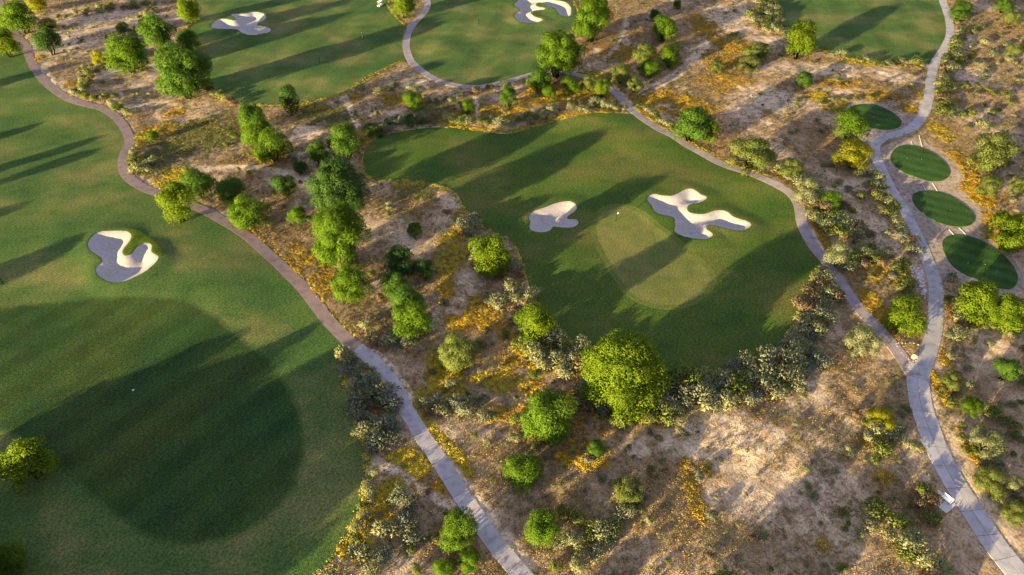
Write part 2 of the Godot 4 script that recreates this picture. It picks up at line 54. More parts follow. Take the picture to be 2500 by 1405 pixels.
# trees: x, z, crown width, height, leaf colour, build, which one
const TREES := [
	[-170.8,-240.4,13.7,10.6,1,1,"bushy green mesquite tree over the start of the red cart path, top left corner"],
	[-164.7,-219.3,8.9,9.1,0,0,"yellow-green tree cut by the left edge beside the red cart path"],
	[-151.6,-220.6,9.2,8.8,3,0,"round dark green mesquite just right of the red cart path, top left"],
	[-163.1,-241.6,6.1,4.3,4,2,"low pale palo verde between the dark round mesquite and the corner tree"],
	[-177.4,-261.6,7.7,5.4,6,2,"yellow blooming palo verde at the top edge beside the corner mesquite"],
	[-119.0,-206.4,12.6,12.9,1,1,"big leafy mesquite left of the northwest bunker, front left of its clump"],
	[-117.5,-225.4,11.8,12.1,2,1,"green mesquite at the back of the clump left of the northwest bunker"],
	[-95.2,-189.3,15.5,15.8,2,4,"largest feathery green tree at the left end of the northwest fairway"],
	[-107.0,-223.2,7.9,7.3,2,2,"small olive tree touching the fairway just below the northwest bunker"],
	[-115.5,-248.4,9.2,8.6,0,0,"bright yellow-green tree near the top edge left of the northwest bunker"],
	[-135.6,-238.5,4.6,4.4,4,2,"small straw-coloured palo verde behind the northwest clump"],
	[-131.8,-212.7,4.7,4.6,6,2,"small yellow palo verde at the foot of the northwest clump"],
	[-62.1,-177.7,6.3,8.8,3,3,"tall narrow glossy green tree alone at the southern tip of the northwest fairway"],
	[-70.1,-168.5,8.0,7.9,2,0,"green mesquite, topmost of three below the northwest fairway"],
	[-66.3,-159.4,9.3,8.5,1,0,"bright green mesquite, middle of three below the northwest fairway"],
	[-60.0,-152.6,9.6,8.9,1,1,"bright green mesquite, lowest of three below the northwest fairway"],
	[-42.2,-155.4,9.7,9.0,2,1,"olive green mesquite at the far left tip of the centre fairway"],
	[-48.8,-151.8,6.0,6.2,2,0,"small round green mesquite left of the olive one by the centre fairway"],
	[-28.1,-181.1,6.3,5.5,1,0,"round light green bush-like tree below the bend of the middle cart path"],
	[-12.7,-179.9,4.2,4.3,1,0,"small light green tree beside the narrow sandy trail in the flower strip"],
	[-0.8,-182.5,5.9,6.0,2,1,"green tree right of the sandy trail in the flower strip"],
	[8.0,-193.0,7.6,7.6,2,1,"green tree overlapping the middle cart path above the orange flowers"],
	[10.9,-186.6,4.3,4.4,1,0,"small lower green tree standing in the orange flower strip"],
	[17.2,-191.4,5.6,5.3,1,0,"small green tree between the middle cart path and the orange flowers"],
	[23.1,-193.3,5.4,5.0,4,2,"pale green palo verde beside the brightest tree at the middle cart path"],
	[26.4,-189.4,5.3,5.4,0,0,"bright yellow-green tree where the middle cart path turns downhill"],
	[13.9,-203.2,15.0,14.0,1,4,"broad yellow-green mesquite at the right edge of the north green"],
	[26.8,-232.5,14.3,14.6,1,4,"broad yellow-green mesquite right of the north bunker"],
	[51.4,-231.4,9.0,9.2,1,0,"round green tree alone in the desert right of the north bunker"],
	[51.6,-251.3,4.5,4.2,3,0,"small dark green tree right behind the round lone desert tree"],
	[42.3,-213.5,7.4,6.9,4,2,"pale green palo verde, upper left of the cluster in the north desert"],
	[49.9,-211.2,7.3,7.3,1,0,"rounded green tree, upper right of the cluster in the north desert"],
	[42.9,-203.6,7.1,5.4,1,0,"low spreading green tree in the middle of the north desert cluster"],
	[33.3,-199.0,8.3,5.8,4,2,"wide pale green tree left of the north desert cluster near the path"],
	[36.5,-192.8,4.9,4.7,4,2,"small pale palo verde lowest of the north desert cluster"],
	[62.6,-264.8,3.4,3.5,2,0,"tiny green tree at the top edge of the north desert"],
	[47.0,-161.8,11.7,9.5,2,1,"large green mesquite beside the middle cart path among orange flowers"],
	[51.8,-160.5,4.5,7.0,0,3,"yellow palo verde with white trunk leaning on the mesquite by the middle path"],
	[79.3,-216.6,8.3,5.9,4,2,"hazy olive palo verde left of the northeast green, upper one"],
	[74.8,-208.2,6.7,4.9,4,2,"hazy olive palo verde left of the northeast green, lower one"],
	[64.5,-207.3,4.7,3.3,4,2,"small olive palo verde in the orange flower patch"],
	[93.1,-217.9,10.5,12.1,0,0,"yellow-green tree with a visible trunk at the corner of the northeast green"],
	[88.0,-195.5,5.7,4.5,2,0,"small vivid green tree in the bare desert below the northeast green"],
	[89.7,-164.6,9.0,8.2,1,0,"round bright green tree covering the left end of the farthest tee"],
	[85.1,-150.0,9.5,6.7,6,2,"yellow flowering palo verde left of the right-hand cart path by the second tee"],
	[58.7,-148.4,11.5,8.0,4,2,"wide hazy pale green palo verde on the right side of the middle cart path"],
	[67.8,-143.8,5.4,5.2,4,2,"hazy straw-green palo verde by the white post on the middle cart path"],
	[162.4,-252.8,7.8,6.7,2,0,"vivid green tree right of the cart path in the top right corner"],
	[182.8,-259.8,7.3,5.6,2,0,"green tree at the top edge of the right-hand scrub"],
	[178.9,-248.2,7.4,5.2,4,0,"olive green tree below the one at the top right edge"],
	[163.0,-217.8,5.6,4.4,4,0,"olive green tree at the right edge level with the northeast green"],
	[118.5,-149.1,10.1,9.7,4,2,"large pale feathery palo verde right of the second tee"],
	[112.4,-137.1,5.3,5.1,4,2,"pale feathery palo verde below the large one right of the second tee"],
	[120.1,-137.4,4.3,4.1,4,2,"pale palo verde cut by the right edge beside the third tee"],
	[105.0,-116.2,9.2,9.3,0,2,"bright yellow-green palo verde at the right edge above the nearest tee"],
	[68.7,-133.6,6.3,6.1,5,2,"grey-green feathery tree at the bend of the middle cart path"],
	[73.3,-131.0,5.5,4.2,1,0,"low vivid green tree behind the grey-green feathery tree"],
	[67.4,-110.4,5.6,5.4,5,2,"tall blue-grey bush-like tree where the middle cart path straightens"],
	[87.9,-95.0,8.8,8.2,0,1,"bright green spreading tree below the nearest tee, left half of the pair"],
	[92.0,-92.3,7.4,7.2,0,1,"bright green spreading tree below the nearest tee, right half of the pair"],
	[72.3,-91.1,7.5,7.7,0,0,"bright round green tree in the fork between the two cart paths"],
	[62.9,-85.6,6.1,5.6,5,2,"pale olive feathery tree left of the cart path fork"],
	[85.1,-79.3,4.6,4.7,2,0,"green tree at the right edge below the bright spreading pair"],
	[74.6,-77.5,4.4,3.1,4,2,"pale green palo verde right of the path fork, upper of two"],
	[75.7,-72.0,3.8,2.9,1,2,"yellow-green palo verde right of the path fork, lower of two"],
	[59.6,-68.9,4.8,3.4,6,2,"yellow broom-like palo verde left of the wide cart path"],
	[73.1,-63.5,5.3,5.1,5,2,"olive feathery tree right of the wide cart path"],
	[71.1,-57.4,4.4,4.1,4,2,"pale green feathery tree near the right edge above the bottom corner"],
	[74.5,-57.4,3.1,2.9,5,2,"grey-green feathery tree touching the right edge above the bottom corner"],
	[72.0,-52.4,3.5,3.4,4,2,"pale feathery tree lowest on the right edge"],
	[-74.1,-125.9,8.1,9.4,0,0,"yellow-green tree with a pale bare trunk on the left side of the red path"],
	[-72.9,-135.2,7.9,7.8,2,0,"green mesquite across the red path from the pale trunk tree"],
	[-65.4,-134.2,7.3,6.0,2,0,"green mesquite, upper of two right of the red path"],
	[-58.4,-125.3,9.0,7.4,1,1,"bright green mesquite, lower of two right of the red path"],
	[-53.8,-137.5,6.4,5.2,3,0,"round dark green mesquite beside the pale sandy trail"],
	[-52.3,-146.9,3.9,3.7,3,0,"small dark round bush-like tree on the pale sandy trail"],
	[-48.2,-126.0,4.4,4.5,1,0,"oval light green tree alone in the brown clearing"],
	[-38.7,-130.0,13.4,13.0,3,4,"largest dark green tree left of the centre fairway"],
	[-35.6,-112.2,12.8,13.0,1,4,"largest bright green tree in the woodland left of the green"],
	[-33.7,-109.2,6.3,5.1,4,2,"olive feathery tree leaning on the foot of the largest bright tree"],
	[-31.0,-99.7,7.9,8.1,1,1,"bright green mesquite by the red path below the largest bright tree"],
	[-22.6,-107.4,7.1,6.7,3,0,"dark green mesquite in the middle of the woodland"],
	[-17.7,-106.6,4.4,4.4,3,0,"small dark green tree right of the dark woodland mesquite"],
	[-23.4,-101.6,6.2,5.0,2,1,"green mesquite, topmost of the chain of three in the woodland"],
	[-20.5,-96.1,7.4,5.6,2,1,"green mesquite, middle of the chain of three in the woodland"],
	[-18.5,-90.6,7.5,7.4,1,1,"bright green mesquite, lowest of the chain of three in the woodland"],
	[-21.1,-120.0,3.8,3.8,2,0,"small lone green tree in the clearing left of the green"],
	[-4.5,-108.2,9.3,9.3,0,1,"yellow-green tree at the left edge of the centre turf"],
	[3.9,-88.9,8.0,8.2,0,1,"yellow-green tree at the lower left edge of the centre turf"],
	[-9.4,-83.0,7.0,6.7,4,1,"pale green round tree alone between the grey path and the centre turf"],
	[18.3,-74.8,15.5,11.8,0,4,"huge bright yellow-green tree at the bottom edge of the centre turf"],
	[5.8,-68.6,9.7,7.4,1,1,"wide bright green tree left below the huge one"],
	[1.5,-58.5,6.1,6.2,1,0,"green tree in the brown scrub right of the grey path"],
	[4.1,-49.4,5.7,5.8,1,0,"oval green tree lowest right of the grey path"],
	[17.1,-55.9,4.7,3.3,4,2,"pale feathery green bush-like tree in the open desert at the bottom"],
	[-7.5,-49.4,5.7,5.8,1,0,"round bright green tree touching the left side of the grey path"],
	[-9.1,-44.5,3.4,2.6,1,0,"bright green tree at the bottom edge, left of a pair"],
	[-5.8,-45.6,3.6,2.7,1,0,"bright green tree at the bottom edge, right of a pair"],
	[-72.3,-59.7,7.7,7.9,0,1,"yellow lit tree at the left edge beside the dark fairway"],
	[-67.6,-45.2,4.7,4.8,1,0,"green tree cut by the bottom left corner"],
	[-95.8,-163.7,3.1,3.1,1,0,"small green tree right of the bend of the red path"],
	[-39.4,-254.9,10.9,8.3,0,0,"bright tree in the sandy wedge at the top of the middle cart path"],
	[13.1,-63.6,3.0,2.2,2,0,"small vivid green tree inside the orange flower patch"]]
# unseen trees out of view, placed and sized so their shadows darken the ground in view
const UNSEEN_SHADE_TREES := [
	[-91.0,-52.9,9.5,9.0,2,1,"unseen tall shade tree of the row outside the lower left edge, number 1 from behind"],
	[-89.7,-45.8,9.5,9.0,2,4,"unseen tall shade tree of the row outside the lower left edge, number 2 from behind"],
	[-81.3,-45.7,9.5,9.5,2,1,"unseen tall shade tree of the row outside the lower left edge, number 3 from behind"],
	[-85.0,-33.7,9.5,13.0,2,4,"unseen tall shade tree of the row outside the lower left edge, number 4 from behind"],
	[-72.9,-39.9,9.5,13.5,2,1,"unseen tall shade tree of the row outside the lower left edge, number 5 from behind"],
	[-76.6,-29.3,9.5,14.0,2,4,"unseen tall shade tree of the row outside the lower left edge, number 6 from behind"],
	[-65.2,-33.4,9.5,13.0,2,1,"unseen tall shade tree of the row outside the lower left edge, number 7 from behind"],
	[-67.5,-22.8,9.5,12.0,2,4,"unseen tall shade tree of the row outside the lower left edge, number 8 from behind"],
	[-69.8,-13.6,9.5,10.0,2,1,"unseen tall shade tree of the row outside the lower left edge, number 9 from behind"],
	[-99.8,-38.9,10.5,9.0,2,2,"unseen low shade tree behind the row outside the lower left edge, number 1 from behind"],
	[-98.5,-31.8,10.5,9.0,2,2,"unseen low shade tree behind the row outside the lower left edge, number 2 from behind"],
	[-94.3,-30.3,10.5,9.0,2,2,"unseen low shade tree behind the row outside the lower left edge, number 3 from behind"],
	[-92.2,-25.4,10.5,9.5,2,2,"unseen low shade tree behind the row outside the lower left edge, number 4 from behind"],
	[-87.3,-23.1,10.5,9.0,2,2,"unseen low shade tree behind the row outside the lower left edge, number 5 from behind"],
	[-84.6,-17.4,10.5,9.5,2,2,"unseen low shade tree behind the row outside the lower left edge, number 6 from behind"],
	[-79.7,-15.2,10.5,9.0,2,2,"unseen low shade tree behind the row outside the lower left edge, number 7 from behind"],
	[-79.8,-6.7,10.5,9.0,2,2,"unseen low shade tree behind the row outside the lower left edge, number 8 from behind"],
	[-115.4,-98.2,8.0,6.0,1,0,"unseen shade tree beyond the left edge of the view, number 1 from below"],
	[-137.3,-140.8,5.0,5.5,1,0,"unseen shade tree beyond the left edge of the view, number 2 from below"],
	[-131.6,-136.6,5.0,5.0,1,0,"unseen shade tree beyond the left edge of the view, number 3 from below"],
	[-165.3,-190.2,7.0,6.0,1,0,"unseen shade tree beyond the left edge of the view, number 4 from below"],
	[-139.7,-108.9,6.0,6.0,1,0,"unseen shade tree beyond the left edge of the view, number 5 from below"],
	[-152.8,-152.5,5.0,5.0,1,0,"unseen shade tree beyond the left edge of the view, number 6 from below"],
	[27.1,-39.3,8.0,6.0,1,1,"unseen shade tree below the bottom edge of the view, number 1 from the left"],
	[30.2,-35.8,7.0,6.5,1,1,"unseen shade tree below the bottom edge of the view, number 2 from the left"],
	[50.6,-36.4,6.0,5.0,1,1,"unseen shade tree below the bottom edge of the view, number 3 from the left"],
	[5.5,-36.4,5.0,4.0,1,1,"unseen shade tree below the bottom edge of the view, number 4 from the left"]]
const HEDGE_ZONES := 30
# shrubs by where they grow: which ones, group, then x, z, radius, leaf colour of each
const SHRUBS := [
	["grey-green shrub in the hedge on the left edge of the centre turf","shrubs left of the centre turf",[-10.5,-125.6,1.5,5,-8.9,-126.4,1.5,7,-11.0,-123.7,1.8,7,-8.1,-123.5,1.7,5,-9.6,-121.0,1.7,5,-5.7,-119.0,1.1,5,-7.9,-118.1,1.4,5,-6.6,-116.0,1.7,7,-4.7,-112.1,2.0,5,-7.2,-111.9,1.8,5,-6.3,-108.1,2.0,5,-2.3,-109.0,1.4,7,-0.2,-109.3,1.7,5,-2.3,-107.1,1.4,5,1.2,-106.5,1.2,5,-0.3,-102.4,1.8,5,3.7,-99.9,1.6,5,1.0,-99.8,1.7,5,4.3,-96.5,1.1,7,1.1,-95.9,1.4,7,-2.2,-98.6,1.6,5,-3.8,-98.0,1.3,5,-5.1,-99.2,1.1,7]],
	["olive shrub in the clump between the bright tree and the huge tree","shrubs beside the huge tree",[5.4,-86.6,1.5,4,7.6,-88.5,2.1,5,5.2,-88.8,1.5,4,9.0,-86.4,1.6,4,11.4,-83.5,1.8,5,9.6,-84.2,1.6,5,12.8,-86.0,1.6,5,12.6,-80.7,2.2,4,14.7,-82.5,2.0,4,9.6,-80.3,2.1,5,7.9,-82.2,2.1,5,6.1,-84.7,1.7,4,3.9,-83.8,2.2,5,5.9,-82.2,1.5,5,1.6,-86.0,2.1,4]],
	["grey-green shrub in the thick hedge along the bottom of the centre turf","bottom hedge of the centre turf",[14.7,-73.9,2.3,7,12.9,-76.6,2.0,5,16.5,-76.0,1.9,4,17.2,-73.8,2.1,5,14.4,-78.3,1.7,5,11.7,-72.3,2.0,7,19.6,-77.3,2.0,5,15.6,-71.4,2.1,7,20.0,-74.0,1.6,4,19.0,-70.6,1.9,4,17.2,-69.5,2.0,4,22.7,-74.4,2.4,5,22.4,-69.3,1.5,4,22.3,-71.0,1.4,5,25.1,-72.5,2.3,5,27.0,-69.8,1.5,5,27.9,-72.7,1.8,5,25.0,-70.0,1.9,4,26.4,-74.8,1.6,7,26.0,-77.3,2.2,4,30.1,-77.4,2.5,4,30.8,-73.3,2.4,5,32.6,-75.5,1.9,7,33.3,-73.5,1.8,5,33.4,-77.7,2.0,5,28.9,-75.2,2.0,5,35.9,-77.0,1.9,5,36.3,-72.8,2.1,5,38.2,-75.8,2.1,4,37.2,-78.6,1.6,5,39.6,-78.7,1.7,4,40.0,-73.8,1.7,7,41.3,-77.7,1.9,5,41.7,-75.5,1.6,7,43.6,-79.5,2.2,5,43.8,-76.1,2.3,5,39.2,-80.9,1.9,7,41.4,-81.8,1.9,5,44.6,-82.7,2.4,7,46.5,-76.9,1.7,4,47.4,-80.9,2.1,5,49.3,-82.4,2.2,5,47.7,-84.2,1.5,5,47.9,-78.6,2.2,5,50.7,-84.3,1.8,5,52.2,-86.0,1.5,5,51.8,-81.4,1.5,7,54.6,-82.8,1.9,7]],
	["grey-green shrub in the hedge on the right edge of the centre turf","right hedge of the centre turf",[49.4,-86.0,1.5,7,51.3,-87.7,1.7,5,53.0,-88.0,1.3,5,54.1,-85.3,1.2,5,53.5,-90.2,1.5,5,54.9,-88.5,1.6,7,54.6,-92.2,1.6,7,56.9,-89.8,1.9,5,56.4,-94.4,1.5,5,58.0,-91.6,1.3,7,59.2,-95.4,1.9,7,56.0,-96.9,1.9,5,59.9,-93.3,1.7,5,58.4,-98.7,1.9,5,60.7,-97.9,1.8,5,58.9,-101.3,1.8,7,61.5,-102.5,1.8,5,63.4,-99.4,1.7,5,63.4,-102.2,1.8,5,62.5,-104.5,2.1,5,61.2,-100.6,1.6,5,63.8,-107.6,1.4,7]],
	["rounded pale shrub in the hedge along the far edge of the centre turf","far hedge of the centre turf",[-17.3,-175.1,1.6,5,-15.9,-172.7,1.3,4,-14.1,-171.8,1.7,4,-11.8,-172.6,1.5,5,-13.1,-173.9,1.6,5,-8.7,-173.2,1.5,4,-6.6,-174.6,1.0,5,-6.8,-171.7,1.2,4,-5.1,-171.7,1.0,5,-2.6,-170.9,1.1,5,-3.2,-172.4,1.8,5,-0.3,-170.7,1.3,5,-0.9,-173.2,1.1,4,1.7,-172.3,1.5,4,4.9,-172.3,1.3,5,4.2,-174.0,1.8,4,6.3,-173.4,1.2,4,8.4,-175.6,1.2,5,10.6,-174.1,1.3,5,10.9,-176.5,1.8,5,8.9,-174.1,1.7,5]],
	["rounded pale shrub in the right half of the far hedge by the cart path","far hedge near the cart path",[16.5,-178.6,1.3,5,20.1,-176.9,1.5,5,21.9,-178.9,1.2,5,19.5,-181.7,1.4,5,23.6,-182.9,1.8,5,24.8,-180.5,1.4,4,25.9,-182.3,1.3,5,26.8,-180.5,2.0,5,29.5,-181.2,1.5,4,29.6,-179.6,1.2,5,31.5,-180.4,1.2,5]],
	["dark low shrub at the far left corner of the centre turf","dark shrubs at the far corner",[-38.7,-168.8,1.5,3,-38.0,-165.6,1.4,3,-35.2,-165.4,1.0,3,-35.2,-169.5,1.2,7,-36.1,-167.5,1.5,3,-36.3,-170.8,1.1,7,-32.9,-169.6,0.8,3,-33.4,-168.2,1.4,7,-33.2,-173.0,1.5,7,-34.4,-171.2,1.0,3,-30.5,-172.3,1.4,7,-34.8,-173.3,1.0,3,-31.5,-174.7,1.3,7,-32.1,-172.1,1.1,7,-27.6,-172.9,0.8,7,-27.7,-171.0,1.4,3,-29.3,-173.7,1.2,3,-28.1,-175.4,1.2,3,-27.1,-174.4,1.1,7,-24.6,-172.5,1.2,3,-25.8,-173.6,0.9,7,-25.7,-175.2,1.4,7,-22.8,-173.8,1.4,3,-24.5,-173.7,0.8,3,-21.6,-172.6,0.9,7,-21.7,-175.8,1.4,7]],
	["pale shrub lining the right side of the middle cart path near the mesquite","shrubs along the middle path",[36.6,-180.4,1.3,4,39.1,-179.3,1.5,5,39.6,-177.3,1.2,5,40.3,-175.6,1.4,4,39.6,-173.8,1.0,4,41.5,-173.0,1.0,4,41.3,-171.1,1.6,5,43.1,-169.6,1.4,5,43.3,-167.7,1.1,4,44.9,-166.4,1.0,5]],
	["grey-green shrub massed outside the bend of the middle cart path","shrubs at the bend of the middle path",[66.7,-144.8,1.4,4,66.2,-147.2,1.8,5,68.6,-144.7,1.5,5,67.0,-142.5,1.5,5,71.0,-142.5,1.9,5,69.1,-139.9,2.3,5,71.3,-138.1,1.4,5,69.7,-136.5,1.8,5,71.8,-136.2,1.8,5,70.2,-133.8,2.1,5,72.5,-133.6,2.1,5,69.1,-131.8,1.6,4,69.7,-130.0,1.5,4,72.1,-130.3,2.4,4,68.2,-127.4,1.5,5,69.6,-126.1,1.7,4,71.1,-128.1,1.6,4,71.9,-124.0,1.7,5,71.9,-126.1,1.9,4,74.9,-123.9,1.9,5,73.4,-121.9,2.3,5,76.2,-122.1,1.9,4,71.0,-120.0,2.3,4,74.9,-120.1,1.8,5,69.8,-123.4,1.9,5]],
	["shrub in the row below the blue-grey bush-like tree","shrubs below the blue-grey tree",[69.5,-109.6,1.8,5,72.0,-112.5,1.8,4,73.1,-110.1,1.3,4,71.4,-110.5,1.0,5,73.8,-113.5,1.8,5,76.8,-115.2,1.4,4,75.1,-115.9,1.5,5,76.0,-112.1,1.4,4,78.7,-113.5,1.2,5,77.2,-111.0,1.5,4,80.9,-109.4,1.6,4,78.4,-108.1,1.6,4,79.8,-104.7,1.3,5,78.4,-103.2,1.9,4]],
	["grey shrub in the dark bed between the west turf and the grey path","shrub bed beside the grey path",[-26.6,-81.1,1.3,5,-29.0,-80.6,1.5,7,-29.8,-84.0,2.0,5,-25.2,-80.5,1.1,5,-28.4,-83.1,1.1,7,-26.4,-79.2,1.5,7,-24.5,-78.3,1.7,5,-26.4,-77.2,1.5,5,-23.6,-76.2,2.0,7,-21.8,-75.1,1.9,7,-25.3,-74.8,1.3,5,-23.6,-73.5,1.1,5,-26.1,-72.7,1.9,7,-20.8,-73.0,1.9,7,-22.9,-70.2,1.2,5,-24.6,-70.4,1.5,7,-20.2,-70.1,1.1,5,-19.6,-68.6,1.7,7,-21.5,-68.7,1.6,7,-24.0,-67.9,1.7,5,-21.6,-66.6,1.4,7,-20.6,-65.1,1.9,7,-22.1,-64.3,1.2,7]],
	["shrub on the right of the path where red paving turns grey","shrubs where the paving changes",[-27.3,-91.7,1.2,5,-25.7,-88.9,1.2,5,-24.7,-87.7,1.3,5,-22.7,-87.5,1.6,5,-21.0,-89.8,1.2,5,-20.1,-88.7,1.2,5,-19.2,-87.2,1.5,7,-21.0,-86.5,1.0,7]],
	["pale shrub at the left edge of the northeast turf","shrubs left of the northeast turf",[95.7,-271.6,1.5,5,99.2,-270.8,1.9,4,97.6,-271.8,1.5,4,94.9,-269.3,2.2,5,99.5,-268.9,1.4,4,97.4,-270.1,1.4,4,95.1,-266.6,1.3,5,99.0,-266.2,1.6,4,97.0,-265.8,2.0,4,97.4,-262.9,1.7,5,96.3,-261.0,1.6,4,98.8,-260.7,2.0,5,95.5,-258.6,1.4,4,94.3,-262.7,1.8,4,98.9,-256.9,2.0,5,94.1,-260.3,1.9,5,94.6,-254.7,1.9,5,97.4,-254.8,2.3,4,95.2,-252.2,1.7,5,93.1,-249.6,2.3,4,97.3,-251.7,1.8,4,96.7,-249.2,1.8,5,92.2,-246.0,2.1,4,96.0,-247.4,1.4,5,94.2,-246.9,1.6,5,95.6,-244.1,1.7,4,92.8,-241.3,2.2,5,89.8,-241.6,1.9,5,93.3,-243.7,2.0,4,90.4,-243.8,1.8,4,87.4,-244.4,1.3,4,89.9,-245.9,1.8,4,88.2,-247.8,1.5,4,90.3,-249.5,2.1,4,87.9,-250.0,2.3,5,91.2,-251.8,1.4,4,88.0,-252.2,1.8,5,89.8,-255.1,1.5,4,90.5,-253.4,1.5,4,88.6,-257.0,1.9,4,90.9,-257.1,2.0,4]],
	["shrub at the lower edge of the northeast turf","shrubs below the northeast turf",[103.0,-223.8,1.2,4,104.6,-224.0,0.9,4,106.1,-219.6,1.2,5,107.9,-219.1,1.6,5,112.1,-214.2,1.3,4,113.9,-213.9,1.6,5,116.4,-212.5,1.2,4,117.7,-210.1,1.3,4,119.8,-210.7,1.6,5,123.6,-213.1,1.1,4,125.2,-213.7,1.4,5,130.0,-213.1,1.7,4,131.4,-211.4,1.0,5]],
	["shrub between the second tee and the cart path","shrubs between tees and cart path",[]],
	["shrub left of the third tee beside the cart path","shrubs between tees and cart path",[]],
	["shrub left of the right-hand cart path","shrubs left of the right-hand path",[89.1,-146.4,1.3,7,89.5,-144.3,1.6,5,88.5,-141.7,1.3,7,88.7,-139.1,1.3,4,86.2,-135.2,1.4,4,88.7,-135.7,1.2,5,87.9,-132.4,1.5,5,87.7,-129.7,1.5,4,85.5,-127.8,1.6,4,86.1,-124.4,1.2,5,86.4,-122.5,0.9,5,85.1,-122.3,1.2,5,85.1,-119.3,1.5,7,84.6,-117.8,1.1,7,86.2,-117.9,1.3,7,85.1,-114.5,1.6,7]],
	["shrub between the nearest tee and the cart path","shrubs by the nearest tee",[89.0,-105.4,1.1,7]],
	["small shrub lining the inner bend of the red path","shrubs along the red path",[-98.0,-157.3,0.9,5,-97.6,-155.7,1.1,5,-96.8,-154.0,1.3,5,-96.6,-152.1,1.5,4,-94.9,-152.1,0.9,4,-94.6,-149.1,0.9,4,-94.5,-147.8,0.8,4,-93.1,-147.2,1.6,5,-91.3,-147.5,1.3,5,-92.1,-148.9,0.9,5,-91.2,-150.4,1.4,5,-91.1,-152.5,0.9,5]],
	["shrub in the diagonal row in the bare desert near the bottom right","diagonal shrub row",[52.5,-53.4,1.7,4,51.2,-50.8,1.4,5,53.5,-49.7,1.1,5,54.8,-51.3,1.7,4,55.4,-48.5,1.9,5,53.9,-47.3,1.5,4,55.5,-45.8,1.0,5,57.2,-45.4,1.8,5]],
	["shrub left of the wide cart path below the yellow broom-like tree","shrubs below the broom-like tree",[61.9,-67.7,1.5,5,61.1,-65.8,1.0,5,63.8,-64.7,1.0,5,62.6,-64.6,1.0,5,59.9,-66.5,1.5,5,58.0,-63.8,1.6,4,56.8,-66.2,1.3,5,58.5,-68.1,1.6,5]],
	["dark shrub near the bench on the wide cart path","shrubs near the bench",[60.9,-56.7,1.3,4,61.6,-55.1,1.3,7,59.7,-54.5,1.2,4,61.0,-53.0,0.9,7,60.1,-51.8,1.3,4]],
	["grey shrub in the flower field left of the grey path","shrubs left of the grey path",[-16.5,-55.6,1.3,7,-14.8,-54.8,1.4,7,-15.4,-53.0,1.1,7,-14.7,-51.0,1.6,7,-13.9,-48.8,1.4,7,-17.5,-46.4,1.4,7,-17.7,-50.1,1.7,5,-21.3,-47.3,1.2,7,-19.9,-46.1,1.7,5,-23.9,-43.2,1.7,5,-18.6,-44.4,1.2,5]],
	["shrub on the trimmed lip at the right edge of the west turf","shrubs on the edge of the west turf",[-21.2,-60.3,0.8,5,-21.2,-58.1,0.9,5,-21.6,-56.6,1.1,5,-21.0,-55.3,0.8,5,-21.7,-54.3,0.9,4,-21.2,-52.5,0.9,5,-22.0,-50.8,1.0,5,-21.9,-49.4,0.8,4]],
	["shrub in the group right of the grey path below the pale round tree","shrubs below the pale round tree",[-12.5,-74.4,1.1,5,-11.6,-71.8,1.1,5,-9.4,-73.9,1.6,7,-7.1,-71.9,1.6,7,-5.9,-74.2,0.9,5,-4.8,-74.3,1.0,7,-4.8,-70.8,1.3,7,-6.9,-73.6,1.1,5,-8.7,-72.4,0.9,5,-10.8,-73.4,1.1,7,-13.5,-72.0,1.2,5,-14.2,-73.7,1.4,5]],
	["shrub right of the grey path near the oval tree","shrubs near the oval tree",[7.1,-53.2,1.2,4,9.6,-52.4,1.4,4,11.2,-50.9,1.0,4,10.7,-49.2,1.0,4,8.5,-48.9,1.3,5,12.7,-49.9,1.5,5,15.1,-52.0,1.2,5,16.5,-52.9,1.3,5,14.3,-50.4,1.4,4,11.5,-46.9,1.4,5,9.7,-47.8,0.8,5,6.2,-45.4,1.0,4,9.0,-45.4,1.4,5]],
